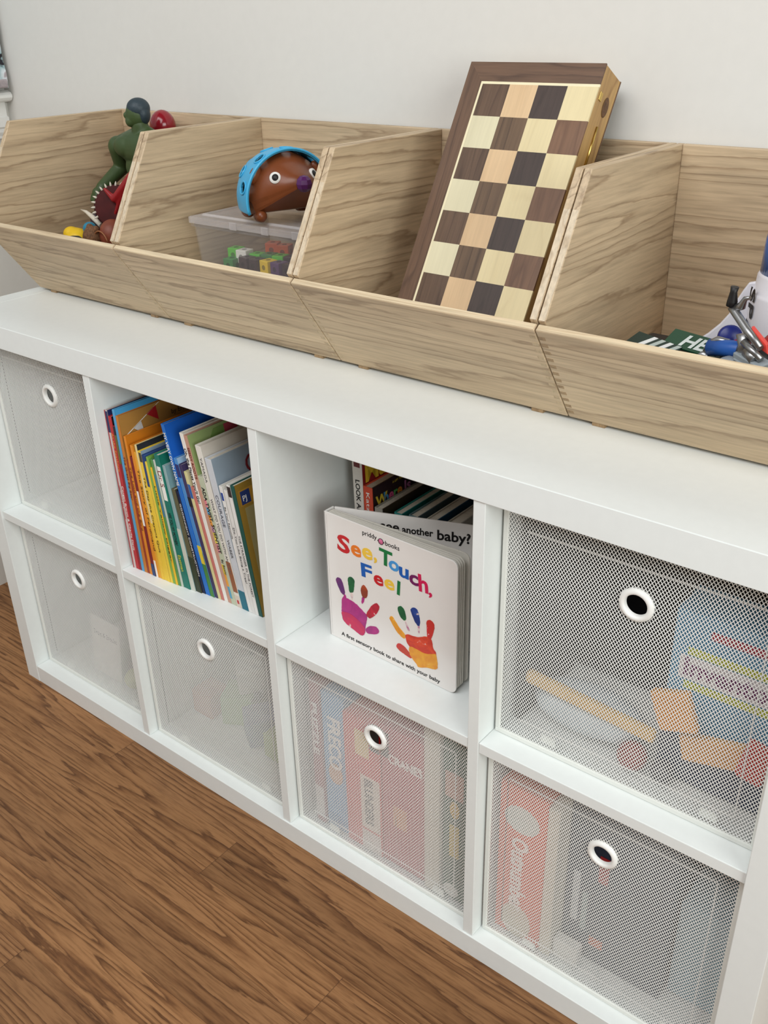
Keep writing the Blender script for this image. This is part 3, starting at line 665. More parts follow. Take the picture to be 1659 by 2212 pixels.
MB().box(0.0045, 0.0049, -0.0001, 0.0004, 0.004, CHt - 0.004).obj('cover_crease', C((186, 180, 174)), BCV)
def on_cover(u, v): return (u, 0.0, v)
LX, LZ = (1, 0, 0), (0, 0, 1)
R_, O_, Y_, G_, B_, LB_, P_, M_ = (C((196, 32, 40), .35), C((232, 124, 40), .35), C((238, 196, 70), .35), C((20, 116, 62), .35), C((24, 92, 176), .35), C((70, 150, 214), .35), C((110, 28, 90), .35), C((206, 30, 84), .35))
def letter(ch_, u, v, size, mat, w=None, tilt=0.0):
    c_, s_ = math.cos(math.radians(tilt)), math.sin(math.radians(tilt))
    text('title_letter', ch_, mat, BCV, on_cover(u, v), (c_, 0, s_), (-s_, 0, c_), size, w, bold=0.028, lift=0.0003)
for ch_, u, v, sz, mt, w, tl in [('S', 0.0225, 0.1515, 0.0360, R_, 0.0230, -3), ('e', 0.0480, 0.1530, 0.0330, O_, 0.0185, 0), ('e', 0.0685, 0.1555, 0.0330, Y_, 0.0185, 2), (',', 0.0890, 0.1580, 0.0300, Y_, 0.0055, 0),
    ('T', 0.0980, 0.1575, 0.0330, G_, 0.0225, -2), ('o', 0.1150, 0.1545, 0.0290, LB_, 0.0175, 0), ('u', 0.1325, 0.1500, 0.0300, B_, 0.0160, 0), ('c', 0.1500, 0.1450, 0.0300, P_, 0.0150, 4), ('h', 0.1655, 0.1400, 0.0350, M_, 0.0155, 4), (',', 0.1815, 0.1395, 0.0260, M_, 0.0055, 0),
    ('F', 0.0660, 0.1250, 0.0290, B_, 0.0195, 3), ('e', 0.0880, 0.1215, 0.0300, R_, 0.0170, 2), ('e', 0.1070, 0.1218, 0.0300, Y_, 0.0175, 4), ('l', 0.1280, 0.1200, 0.0300, G_, 0.0050, -4)]:
    letter(ch_, u, v, sz, mt, w, tl)
text('publisher_name', 'priddy', M_BLACK, BCV, on_cover(0.0700, 0.1905), LX, LZ, 0.0100, 0.0250, lift=0.0003); text('publisher_name', 'books', M_BLACK, BCV, on_cover(0.1095, 0.1875), LX, LZ, 0.0100, 0.0240, lift=0.0003)
b = MB(); b.lathe([(0.0, 0.0005), (0.0040, 0.0004), (0.0043, 0.0)], (0.1022, 0, 0.1905), (0, -1, 0), 24); b.obj('publisher_badge', C((214, 110, 150)), BCV)
b = MB(); b.tube([(0.1022 + 0.0043 * math.cos(a), -0.0004, 0.1905 + 0.0043 * math.sin(a)) for a in [2 * math.pi * i / 20 for i in range(20)]], 0.0004, 6, closed=True); b.box(0.0966, 0.0980, -0.0006, 0, 0.1898, 0.1912); b.box(0.1064, 0.1078, -0.0006, 0, 0.1898, 0.1912); b.obj('badge_outline', M_BLACK, BCV)
text('subtitle', 'A first sensory book to share with your baby', M_BLACK, BCV, on_cover(0.0225, 0.0085), (1, 0, -0.012), LZ, 0.0088, 0.178, bold=0.012, lift=0.0003)
def paint_material(name, c1, c2, sc=60, white=0.35):
    k = NT(name); tc = k.add('ShaderNodeTexCoord'); n = k.add('ShaderNodeTexNoise', i_Scale=float(sc), i_Detail=4.0, i_Distortion=1.0); k.t.links.new(tc.outputs['Object'], n.inputs['Vector'])
    k.put(k.ramp(n.outputs['Fac'], [(white - 0.04, lin((226, 206, 200))), (white, lin(c1)), (0.62, lin(c2))]), k.b.inputs['Base Color']); k.b.inputs['Roughness'].default_value = 0.35; return k.m
P_MAG = paint_material('paint_magenta', (184, 44, 130), (160, 36, 120)); P_PINK = paint_material('paint_pink', (206, 36, 84), (190, 34, 90)); P_PUR = paint_material('paint_purple', (120, 40, 110), (90, 40, 110))
P_GRN = paint_material('paint_green', (24, 112, 60), (20, 88, 54)); P_RUST = paint_material('paint_rust', (176, 70, 34), (140, 60, 40)); P_CRIM = paint_material('paint_crimson', (200, 30, 60), (170, 30, 50)); P_YEL = paint_material('paint_yellow', (234, 168, 44), (222, 140, 36)); P_ORG = paint_material('paint_orange', (222, 72, 36), (196, 48, 36)); P_BLU = paint_material('paint_blue', (30, 70, 150), (24, 50, 120)); P_RED = paint_material('paint_red', (206, 34, 44), (190, 60, 40))
def blob(parent, name, pts, mat, lift):
    # closed smooth outline (Catmull-Rom) with a slightly ragged edge
    out = []; n = len(pts)
    for i in range(n):
        p0, p1, p2, p3 = [Vector(pts[(i + j) % n]) for j in (-1, 0, 1, 2)]
        for s_ in range(6):
            t_ = s_ / 6; q = 0.5 * ((2 * p1) + (-p0 + p2) * t_ + (2 * p0 - 5 * p1 + 4 * p2 - p3) * t_ ** 2 + (-p0 + 3 * p1 - 3 * p2 + p3) * t_ ** 3)
            q = q + Vector((noise.noise(Vector((q.x * 420, q.y * 420, 0))), noise.noise(Vector((q.x * 420, q.y * 420, 5))))) * 0.0006; out.append(q)
    MB().prism([(q.x, -lift, q.y) for q in out], (0, lift - 0.0001, 0)).obj(name, mat, parent)
def root_child(name): 
    o = bpy.data.objects.new(name, None); COL.objects.link(o); o.parent = bt; return o
hl = MB(); 
PL = [(0.0281, 0.0741), (0.0412, 0.0762), (0.0541, 0.0733), (0.0675, 0.066), (0.0735, 0.0606), (0.0697, 0.0434), (0.0681, 0.0308), (0.0614, 0.024), (0.0518, 0.026), (0.0303, 0.0333), (0.0253, 0.0433), (0.0255, 0.0593)]
blob(BCV, 'handprint_palm', PL, P_MAG, 0.0004)
blob(BCV, 'handprint_palm', [(0.0262, 0.0500), (0.045, 0.052), (0.066, 0.042), (0.0675, 0.0308), (0.0614, 0.0245), (0.0518, 0.0265), (0.0310, 0.0337), (0.0258, 0.0433)], P_PINK, 0.0006)
for pts, mt in [([(0.0169, 0.1), (0.0211, 0.1048), (0.0275, 0.1029), (0.0327, 0.0875), (0.0317, 0.0803), (0.0263, 0.0812), (0.0203, 0.0906)], P_PUR), ([(0.0317, 0.0803), (0.0290, 0.0740), (0.0350, 0.0745), (0.0335, 0.0810)], P_MAG),
    ([(0.0400, 0.1100), (0.0450, 0.1150), (0.0519, 0.1119), (0.0508, 0.100), (0.0488, 0.0917), (0.0423, 0.0892), (0.0405, 0.100)], P_GRN), ([(0.0655, 0.1075), (0.0700, 0.1110), (0.0758, 0.1038), (0.0737, 0.0925), (0.0665, 0.0903), (0.0635, 0.0991)], P_RUST),
    ([(0.0655, 0.090), (0.0700, 0.0900), (0.0665, 0.0800), (0.0640, 0.0800)], P_MAG), ([(0.0440, 0.0885), (0.0480, 0.0885), (0.0470, 0.0790), (0.0450, 0.0790)], paint_material('paint_faint', (214, 190, 196), (190, 120, 150), 90, 0.5)),
    ([(0.0727, 0.0661), (0.0838, 0.084), (0.0922, 0.0902), (0.0962, 0.0851), (0.0917, 0.0737), (0.0798, 0.0608), (0.0746, 0.0611)], P_CRIM), ([(0.0706, 0.0398), (0.0772, 0.0465), (0.0889, 0.0503), (0.0944, 0.0457), (0.0906, 0.0392), (0.0757, 0.033), (0.0704, 0.0348)], P_MAG)]:
    blob(BCV, 'handprint_finger', pts, mt, 0.0005)
blob(BCV, 'handprint_palm', [(0.142, 0.0559), (0.1450, 0.0620), (0.1619, 0.065), (0.1774, 0.0724), (0.186, 0.0706), (0.1889, 0.0586), (0.1937, 0.0531), (0.1900, 0.0440), (0.1700, 0.0400), (0.1489, 0.0434)], P_ORG, 0.0004)
blob(BCV, 'handprint_palm', [(0.1489, 0.0434), (0.160, 0.0450), (0.175, 0.0440), (0.1900, 0.0500), (0.1937, 0.0500), (0.1962, 0.0371), (0.1944, 0.027), (0.1793, 0.0228), (0.1650, 0.0168), (0.1606, 0.0203), (0.1497, 0.0301)], P_YEL, 0.0006)
for pts, mt in [([(0.1143, 0.076), (0.1194, 0.08), (0.1302, 0.0682), (0.1411, 0.0593), (0.139, 0.0527), (0.128, 0.0577), (0.1172, 0.0705)], P_YEL), ([(0.1292, 0.098), (0.1348, 0.103), (0.1406, 0.0988), (0.1434, 0.0868), (0.1394, 0.0824), (0.1326, 0.0872)], P_GRN),
    ([(0.1515, 0.1049), (0.1563, 0.1096), (0.1631, 0.1076), (0.1668, 0.0944), (0.1658, 0.0847), (0.16, 0.086), (0.1533, 0.0982)], P_BLU), ([(0.1783, 0.0972), (0.1849, 0.1013), (0.1906, 0.0966), (0.1897, 0.0852), (0.185, 0.0718), (0.1793, 0.0732), (0.1783, 0.0861)], P_RED), ([(0.1256, 0.0353), (0.1308, 0.0411), (0.1418, 0.0384), (0.1517, 0.029), (0.1497, 0.0252), (0.1356, 0.0279), (0.1276, 0.0313)], P_RED),
    ([(0.1415, 0.081), (0.1440, 0.081), (0.1490, 0.0700), (0.1460, 0.0700)], MATS.get('x') or bpy.data.materials['paint_faint']), ([(0.1630, 0.083), (0.1660, 0.083), (0.1660, 0.0730), (0.1640, 0.0730)], bpy.data.materials['paint_faint'])]:
    blob(BCV, 'handprint_finger', pts, mt, 0.0005)
# inside of the back cover
q = math.radians(21.6)
xd = (math.cos(q), math.sin(q), 0)
pb = Vector((0.0, 0.0160, 0)) + Vector(xd) * 0.0705
text('inside_lettering', 'see', M_BLACK, bt, (pb.x, pb.y, 0.1790), xd, LZ, 0.0190, 0.0270, bold=0.02, lift=0.0004)
pb = Vector((0.0, 0.0160, 0)) + Vector(xd) * 0.1015; text('inside_lettering', 'another', M_BLACK, bt, (pb.x, pb.y, 0.1785), xd, LZ, 0.0150, 0.0440, bold=0.02, lift=0.0004)
pb = Vector((0.0, 0.0160, 0)) + Vector(xd) * 0.1510; text('inside_lettering', 'baby?', M_BLACK, bt, (pb.x, pb.y, 0.1755), xd, LZ, 0.0210, 0.0460, bold=0.02, lift=0.0004)

# books standing behind the board book
GB2 = 'books at the back of the third cube'
yb = 0.154
def lean2(x): return 1.5
rear = [(0.7765, 0.7945, 0.290, C((226, 222, 214)), C((140, 26, 30)), 'white-spined book with yellow capitals on dark red, behind the board book', 'r1'),
        (0.7950, 0.8120, 0.209, C((206, 70, 40)), C((48, 30, 34)), 'dark book with multicoloured cover letters behind the board book', 'r2'),
        (0.8145, 0.8290, 0.181, C((150, 146, 136)), C((66, 54, 40)), 'dark brown book right of the multicoloured-letter book', 'r3'),
        (0.8500, 0.8640, 0.184, C((20, 130, 124)), C((20, 124, 118)), 'turquoise book behind the board book', 'r4'),
        (0.8760, 0.8920, 0.188, C((86, 116, 122)), C((70, 90, 96)), 'slate blue book behind the board book', 'r5'),
        (0.9050, 0.9210, 0.190, C((190, 184, 172)), C((24, 70, 96)), 'pale-topped book with dark blue cover behind the board book', 'r6'),
        (0.9330, 0.9520, 0.190, C((176, 170, 158)), C((160, 156, 146)), 'pale grey book rightmost behind the board book', 'r7')]
for x, xn, h, sp_, cv_, lab, key in rear:
    bk[key] = book(x, xn, h, sp_, cv_, lab, depth=0.19, wedge=False, group=GB2, yf=yb, leanf=lean2) + (h,)
st('r1', 'LOOK AND FIND', M_BLACK, 0.215, 0.12, 0.011, bold=0.015)
st('r2', 'Katz', WT, 0.200, 0.17, 0.009)
sp('r1', 0.235, 0.28, C((110, 40, 40)), s0=0.2, s1=0.8)
cover_text('r1', 'Maisy', C((226, 186, 50)), 0.006, 0.212, 0.042, bold=0.03)
for chs, y_, colr in [('W', 0.006, (226, 196, 60)), ('h', 0.032, (70, 150, 200)), ('e', 0.048, (214, 90, 140)), ('r', 0.064, (90, 170, 90)), ('e', 0.076, (226, 140, 50)), ('I', 0.100, (190, 120, 170)), ('s', 0.108, (190, 120, 170))]:
    cover_text('r2', chs, C(colr), y_ * 0.72 + 0.001, 0.1765, 0.024, bold=0.03)
cover_text('r2', 'A LIFT THE FLAP', C((226, 196, 60)), 0.045, 0.200, 0.005)

# ------------------------------------------------------------------ contents of the mesh boxes
def game_box(x0, x1, y0, y1, z0, h, mat, label, parts=(), rot=0.0, name='game_box', cat='board game', group=None, tiltx=0.0):
    t = thing(name, label, cat, (x0, y0, z0), (math.radians(tiltx), 0, math.radians(rot)), group)
    w, d_ = x1 - x0, y1 - y0
    MB().box(0, w, 0, d_, 0, h * 0.5).obj('base', mat, t, bevel=0.001)
    MB().box(0, w, 0, d_, h * 0.5 + 0.0005, h).obj('lid', mat, t, bevel=0.001)
    for p in parts:
        if p[0] == 'r': MB().box(p[1], p[2], -0.0006, 0.0002, p[3], p[4]).obj(p[6] if len(p) > 6 else 'printed_panel', p[5], t)
        elif p[0] == 'o':
            ov = MB(); ov.prism([((p[1] + p[2]) / 2 + (p[2] - p[1]) / 2 * math.cos(2 * math.pi * q_ / 28), -0.0008, (p[3] + p[4]) / 2 + (p[4] - p[3]) / 2 * math.sin(2 * math.pi * q_ / 28)) for q_ in range(28)], (0, 0.0009, 0)); ov.obj('printed_oval', p[5], t)
        elif p[0] == 't':   # upright reading up/down
            text('box_lettering', p[1], p[2], t, (p[3], -0.0008, p[4]), p[5], p[6], p[7], p[8] if len(p) > 8 else None, bold=0.03)
    return t
DOWN, UPR, RIGHT, UP = (0, 0, -1), (1, 0, 0), (1, 0, 0), (0, 0, 1)
zb = ZB + 0.006; yb4 = BOXY[(2, 0)] + 0.012; GG = 'boxed games standing in the mesh box under the board book'
game_box(0.7720, 0.7910, yb4, 0.30, zb, 0.278, C((150, 40, 56)), 'dark red game box at the left of the mesh box', [('r', 0.001, 0.018, 0.012, 0.075, C((214, 206, 200))), ('t', 'PUZZLE', WT, 0.004, 0.24, DOWN, UPR, 0.016, 0.10)], group=GG)
game_box(0.7925, 0.8365, yb4 + 0.004, 0.30, zb, 0.266, C((92, 158, 206)), 'light blue game box seen through the mesh', [('t', 'FRECO', WT, 0.012, 0.225, DOWN, UPR, 0.034, 0.10), ('o', 0.008, 0.036, 0.095, 0.135, C((206, 150, 110))), ('r', 0.004, 0.030, 0.004, 0.03, C((60, 130, 180)))], group=GG)
game_box(0.8380, 0.9060, yb4, 0.30, zb, 0.252, C((206, 44, 44)), 'bright red game box with white centre label', [('r', 0.050, 0.0675, 0.205, 0.246, C((30, 26, 26))), ('r', 0.030, 0.066, 0.045, 0.150, C((222, 214, 200))), ('r', 0.022, 0.048, 0.185, 0.232, C((226, 200, 130))), ('r', 0.03, 0.066, 0.0, 0.04, C((214, 206, 200))), ('t', 'BLUNDERS', C((60, 50, 50)), 0.038, 0.145, DOWN, UPR, 0.022, 0.09)], group=GG)
game_box(0.9075, 0.9870, yb4 + 0.002, 0.30, zb, 0.261, C((176, 40, 58)), 'wide crimson game box with white heading', [('r', 0.0002, 0.014, 0.205, 0.250, C((30, 26, 26))), ('t', 'CRANES', WT, 0.014, 0.200, (1, 0, 0.02), UP, 0.022, 0.060), ('r', 0.02, 0.045, 0.08, 0.12, C((206, 130, 70))), ('r', 0.024, 0.0255, 0.0, 0.10, C((190, 120, 120)))], group=GG)
game_box(0.9885, 1.0150, yb4 - 0.004, 0.30, zb, 0.301, C((206, 198, 184)), 'tall beige box edge between crimson and green games', group=GG)
game_box(1.0165, 1.0565, yb4 + 0.002, 0.30, zb, 0.291, C((40, 84, 62)), 'green game box with yellow picture at the right', [('o', 0.012, 0.028, 0.16, 0.19, C((226, 180, 60))), ('r', 0.012, 0.028, 0.085, 0.145, C((214, 184, 60))), ('r', 0.004, 0.034, 0.195, 0.24, C((196, 140, 120))), ('o', 0.002, 0.028, 0.004, 0.028, WT)], group=GG)
# bottom right box
yb6 = BOXY[(3, 0)] + 0.014; G6 = 'boxed games standing in the bottom right mesh box'
game_box(1.1065, 1.1775, yb6, 0.30, zb, 0.269, C((226, 88, 46)), 'orange-red game box with white lettering down its front', [('o', 0.008, 0.060, 0.195, 0.240, C((206, 214, 206))), ('t', 'Outnumber', WT, 0.022, 0.185, DOWN, UPR, 0.034, 0.135), ('o', 0.010, 0.056, 0.0, 0.06, C((206, 198, 176)))], group=G6)
game_box(1.1785, 1.1945, yb6 - 0.002, 0.29, zb, 0.264, C((214, 206, 186)), 'narrow cream box beside the orange-red game', group=G6)
game_box(1.1965, 1.3385, yb6 + 0.028, 0.31, zb, 0.276, C((30, 44, 66)), 'dark navy game box behind the lowest right grommet', [('r', 0.010, 0.020, 0.06, 0.15, C((190, 196, 200))), ('r', 0.044, 0.058, 0.150, 0.196, C((176, 36, 40))), ('r', 0.04, 0.060, 0.03, 0.045, C((206, 90, 50))), ('r', 0.025, 0.033, 0.05, 0.12, C((140, 160, 160)))], group=G6)
tag(MB().box(1.1960, 1.2330, yb6 + 0.004, yb6 + 0.020, zb, zb + 0.034).obj('white_block', C((220, 220, 214)), bevel=0.002), 'small white block at the front of the navy game box', 'toy block')
game_box(1.3425, 1.4180, yb6 + 0.05, 0.30, zb, 0.164, C((140, 176, 190)), 'pale blue box at the far right of the lower mesh box', group=G6)
# top right box
yb5 = BOXY[(3, 1)] + 0.05; zt5 = ZM1 + 0.006
game_box(1.2860, 1.4180, yb5, yb5 + 0.06, zt5 + 0.062, 0.165, C((84, 150, 190)), 'blue craft box with yellow-green banner in the top right mesh box',
         [('r', 0.018, 0.126, 0.112, 0.122, C((196, 204, 60)), 'banner'), ('r', 0.010, 0.126, 0.080, 0.1105, C((228, 222, 226)), 'banner'), ('r', 0.018, 0.126, 0.068, 0.078, C((196, 204, 60)), 'banner'), ('t', 'Inventor', C((120, 60, 110)), 0.016, 0.086, (1, 0, 0), UP, 0.032, 0.105), ('r', 0.04, 0.10, 0.14, 0.15, C((190, 60, 80)))], tiltx=0)
tag(MB().box(1.2850, 1.4190, yb5 - 0.002, yb5 + 0.11, zt5, zt5 + 0.060).obj('navy_box', C((40, 52, 80)), bevel=0.002), 'low navy box under the blue craft box', 'box')
G5 = 'loose toy pieces in the top right mesh box'
for j, (x, z, w_, h_, ang, col, lab) in enumerate([(1.115, 0.062, 0.17, 0.016, 4, (226, 176, 90), 'long yellow stick lying across the top right mesh box'), (1.285, 0.115, 0.045, 0.05, -20, (226, 150, 60), 'orange angular piece left of the blue craft box'), (1.315, 0.07, 0.075, 0.034, -14, (228, 158, 74), 'wide amber piece in front of the blue craft box'), (1.385, 0.09, 0.03, 0.05, 10, (206, 60, 50), 'red piece at the right wall of the mesh box')]):
    o = MB().box(-w_ / 2, w_ / 2, -0.006, 0.006, -h_ / 2, h_ / 2).obj('toy_piece', C(col, 0.4), bevel=0.003)
    o.location = (x + w_ / 2, yb5 - 0.012 - 0.014 * (j % 2), zt5 + z); o.rotation_euler = (0.0, math.radians(ang), 0)
    tag(o, lab, 'toy piece', G5)
bg_ = MB(); bg_.ell((1.185, yb5 + 0.02, zt5 + 0.028), (0.075, 0.04, 0.027)); bg_.ell((1.15, yb5 + 0.01, zt5 + 0.034), (0.03, 0.03, 0.02)); bg_.ell((1.225, yb5 + 0.015, zt5 + 0.03), (0.035, 0.03, 0.024))
tag(bg_.obj('toy_bag', C((186, 200, 208), 0.35), remesh=0.003), 'pale blue crumpled bag at the bottom of the top right mesh box', 'bag')
for x, z, r_, col, lab in [(1.262, 0.020, 0.018, (140, 44, 40), 'small dark red ball next to the pale blue bag'), (1.30, 0.02, 0.014, (60, 60, 70), 'small charcoal ball in front of the navy box')]:
    tag(MB().ell((x, yb5 - 0.016, zt5 + r_ + 0.001), r_).obj('toy_ball', C(col, 0.4)), lab, 'ball')
def back_filler(x0, x1, y0, z0, h, rgb, lab):  # made-up dark block, added so the mesh box interior looks shaded
    t = thing('dark_filler', lab, 'case', (x0, y0, z0), group='dark fillers added at the back of the mesh boxes')
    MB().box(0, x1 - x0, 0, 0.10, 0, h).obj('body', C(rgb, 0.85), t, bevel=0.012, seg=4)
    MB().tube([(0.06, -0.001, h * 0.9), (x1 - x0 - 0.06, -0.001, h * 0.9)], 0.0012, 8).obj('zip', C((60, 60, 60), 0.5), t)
back_filler(1.105, 1.415, yb5 + 0.125, zt5, 0.285, (18, 18, 20), 'black filler added to darken the back of the top right mesh box')
back_filler(0.398, 0.715, 0.245, zb, 0.27, (26, 26, 28), 'charcoal filler added to darken the back of the mesh box below the books')
back_filler(0.052, 0.362, 0.235, zb, 0.27, (36, 37, 38), 'dark grey filler added to darken the back of the bottom left mesh box')
back_filler(0.052, 0.362, 0.20 + 0.065, zt5, 0.27, (36, 37, 38), 'dark grey filler added to darken the back of the top left mesh box')
tag(MB().box(1.1035, 1.1130, yb5 - 0.02, yb5 + 0.12, zt5, zt5 + 0.29).obj('filler', C((22, 22, 24), 0.8), bevel=0.002), 'black folder added to darken the left side of the top right mesh box', 'filler')  # invented black slab, added only to darken this side seen through the mesh
# bottom left box: white card and pale things
cd = thing('paper_card', 'white card with faint grey writing inside the bottom left mesh box', 'card', (0.145, BOXY[(0, 0)] + 0.035, zb), (math.radians(-6), 0, 0))
MB().box(0, 0.088, 0, 0.0012, 0.0, 0.125).obj('sheet', C((238, 238, 234), 0.6), cd)
text('card_writing', 'Train & Blocks', C((150, 150, 150)), cd, (0.008, -0.0008, 0.085), RIGHT, UP, 0.014, 0.072)
for j, (x, y, r_, col, lab) in enumerate([(0.262, 0.075, 0.020, (206, 214, 150), 'pale green ball right of the white card'), (0.285, 0.09, 0.024, (214, 220, 190), 'cream ball in the bottom left mesh box'), (0.305, 0.125, 0.022, (170, 180, 170), 'grey ball at the back of the bottom left mesh box')]):
    tag(MB().ell((x, y, zb + r_), r_).obj('toy_ball', C(col, 0.5)), lab, 'ball', 'balls in the bottom left mesh box')
# box below the books
for j, (x, y, z, s_, col, lab) in enumerate([(0.43, 0.10, 0, 0.05, (190, 140, 110), 'peach block low in the mesh box below the books'), (0.49, 0.12, 0, 0.06, (150, 180, 120), 'green block low in the mesh box below the books'), (0.56, 0.10, 0, 0.055, (110, 120, 160), 'blue-grey block low in the mesh box below the books'), (0.625, 0.09, 0, 0.05, (160, 180, 90), 'lime block low in the mesh box below the books'),
                                             (0.665, 0.13, 0, 0.06, (190, 120, 130), 'rose block low in the mesh box below the books'), (0.50, 0.14, 0.062, 0.05, (220, 220, 210), 'white block upon the green one below the books'), (0.635, 0.14, 0.064, 0.055, (110, 80, 120), 'purple block stacked in the mesh box below the books')]):
    o = MB().box(-s_ / 2, s_ / 2, -s_ / 2, s_ / 2, 0, s_).obj('toy_block', C(col, 0.5), bevel=0.003); o.location = (x, y + 0.02, zb + z); o.rotation_euler = (0, 0, j * 0.5)
    tag(o, lab, 'toy block', 'toy blocks in the mesh box below the books')
tag(MB().box(0.22, 0.34, 0.16, 0.26, zt5, zt5 + 0.10).obj('cloth_bundle', C((150, 150, 176), 0.8), bevel=0.02), 'pale violet bundle low in the top left mesh box', 'bundle')

# ------------------------------------------------------------------ clear box with snap cubes
CBX, CBY = 0.420, 0.202; CBW, CBD, CBH = 0.275, 0.175, 0.150
cb = thing('clear_plastic_box', 'clear lidded plastic box of snap cubes in the second wooden bin', 'storage box', (CBX, CBY, FLOORZ + 0.0005))
b = MB(); i_ = 0.016; th_ = 0.0014
def ring_wall(b, b0, b1, zz0, zz1, th):
    (x0, x1, y0, y1), (X0, X1, Y0, Y1) = b0, b1
    o0 = [(x0, y0), (x1, y0), (x1, y1), (x0, y1)]; o1 = [(X0, Y0), (X1, Y0), (X1, Y1), (X0, Y1)]
    in0 = [(x0 + th, y0 + th), (x1 - th, y0 + th), (x1 - th, y1 - th), (x0 + th, y1 - th)]; in1 = [(X0 + th, Y0 + th), (X1 - th, Y0 + th), (X1 - th, Y1 - th), (X0 + th, Y1 - th)]
    B0 = len(b.v); b.v += [(x, y, zz0) for x, y in o0] + [(x, y, zz1) for x, y in o1] + [(x, y, zz0) for x, y in in0] + [(x, y, zz1) for x, y in in1]
    for k in range(4):
        j = (k + 1) % 4
        b.face([B0 + k, B0 + j, B0 + 4 + j, B0 + 4 + k]); b.face([B0 + 8 + j, B0 + 8 + k, B0 + 12 + k, B0 + 12 + j]); b.face([B0 + 4 + k, B0 + 4 + j, B0 + 12 + j, B0 + 12 + k]); b.face([B0 + j, B0 + k, B0 + 8 + k, B0 + 8 + j])
ring_wall(b, (i_, CBW - i_, i_ * .8, CBD - i_ * .8), (0.005, CBW - 0.005, 0.005, CBD - 0.005), 0.0, CBH - 0.006, th_)
b.box(i_, CBW - i_, i_ * .8, CBD - i_ * .8, 0.0, 0.0014); ring_wall(b, (0.002, CBW - 0.002, 0.002, CBD - 0.002), (0.002, CBW - 0.002, 0.002, CBD - 0.002), CBH - 0.014, CBH - 0.010, 0.003)
b.obj('tub', M_CLEAR, cb)
b = MB(); ring_wall(b, (0, CBW, 0, CBD), (0, CBW, 0, CBD), CBH - 0.009, CBH, 0.0015); b.box(0.0015, CBW - 0.0015, 0.0015, CBD - 0.0015, CBH - 0.0005, CBH + 0.0008); ring_wall(b, (0.014, CBW - 0.014, 0.014, CBD - 0.014), (0.016, CBW - 0.016, 0.016, CBD - 0.016), CBH + 0.0008, CBH + 0.0038, 0.002)
b.obj('lid', M_LID, cb)
for xx in (0.09, 0.155, 0.215):
    MB().box(xx, xx + 0.014, -0.0016, 0.0, CBH - 0.010, CBH + 0.001).obj('lid_clip', M_LID, cb, bevel=0.0005)
CU = 0.0195
def make_cube(col, label, group):
    t = thing('snap_cube', label, 'toy cube', group=group); h = CU / 2
    mt = C(col, 0.35)
    bd_ = MB().box(-h, h, -h, h, -h, h).obj('body', mt, t, bevel=0.0010)
    dk = C(tuple(int(c * 0.62) for c in col), 0.6)
    for nm, ax in (('socket', (0, -1, 0)), ('socket', (1, 0, 0)), ('socket', (0, 0, 1))):
        MB().lathe([(0.0001, h + 0.0001), (0.0034, h + 0.0001), (0.0038, h + 0.0002), (0.0038, h - 0.001)], (0, 0, 0), ax, 14).obj(nm, dk, bd_)
    return t
GRN, WHT, BRK, YEL, PUR, ORG, DBL, DGR = (92, 190, 60), (232, 230, 222), (60, 44, 50), (232, 196, 50), (90, 62, 104), (232, 98, 44), (54, 64, 120), (60, 130, 70)
protos = {}
tops = [ # local x, y, layer z, colour, yaw, label
 (0.062, 0.040, 3.6, GRN, 10, 'lime green snap cube at the left of the pile'), (0.084, 0.036, 3.6, WHT, 8, 'white snap cube beside the lime one'), (0.106, 0.042, 3.4, GRN, 10, 'lime snap cube right of the white one'),
 (0.070, 0.022, 3.0, DGR, 4, 'dark green snap cube under the lime and white ones'), (0.104, 0.022, 3.3, BRK, -6, 'dark brown snap cube front left of the yellow one'), (0.125, 0.022, 3.3, BRK, -6, 'dark brown snap cube touching the yellow one'), (0.146, 0.024, 3.3, YEL, -8, 'yellow snap cube at the front of the pile'),
 (0.168, 0.024, 3.3, PUR, -6, 'purple snap cube right of the yellow one'), (0.190, 0.026, 3.3, BRK, -6, 'dark brown snap cube right of the purple one'), (0.118, 0.064, 4.1, ORG, 25, 'orange snap cube on top of the pile'), (0.138, 0.068, 4.0, ORG, 20, 'orange snap cube behind the first orange one'),
 (0.150, 0.046, 3.5, GRN, 12, 'lime snap cube in the middle above the yellow one'), (0.129, 0.044, 3.5, DGR, 12, 'dark green snap cube beneath the orange pair'), (0.170, 0.050, 3.5, BRK, 12, 'dark brown snap cube upper right of the yellow one'), (0.184, 0.060, 4.3, DBL, 14, 'navy snap cube high on the right'), (0.205, 0.060, 4.4, DBL, 14, 'second navy snap cube next to the box end'),
 (0.190, 0.085, 5.0, (232, 160, 50), 10, 'amber snap cube at the top right of the pile'), (0.165, 0.085, 4.5, DGR, 8, 'dark green snap cube beside the amber one'), (0.200, 0.044, 3.5, GRN, 30, 'lime snap cube at the right front')]
def put_cube(x, y, z, col, yaw, lab, grp, tilt=0):
    loc = (CBX + x - 0.006, CBY + y, FLOORZ + 0.0025 + CU / 2 + z * CU); rot = (math.radians(tilt), 0, math.radians(yaw))
    if col not in protos:
        t = make_cube(col, lab, grp); protos[col] = t; t.location = loc; t.rotation_euler = rot
    else: dup(protos[col], loc, rot, lab, grp)
for x, y, z, col, yaw, lab in tops: put_cube(x, y, z + 0.62, col, yaw, lab, 'snap cubes on top of the pile in the clear box')
for lx in range(7):
    for ly in range(3):
        for lz in range(3 if ly > 0 else 2):
            col = [GRN, BRK, YEL, PUR, DBL, DGR, ORG][(lx * 3 + ly * 5 + lz) % 7]
            put_cube(0.046 + lx * 0.0245, 0.028 + ly * 0.024, lz * 1.02, col, 3 * ((lx + ly) % 3), 'snap cube buried under the others in the clear box', 'buried snap cubes in the clear box')

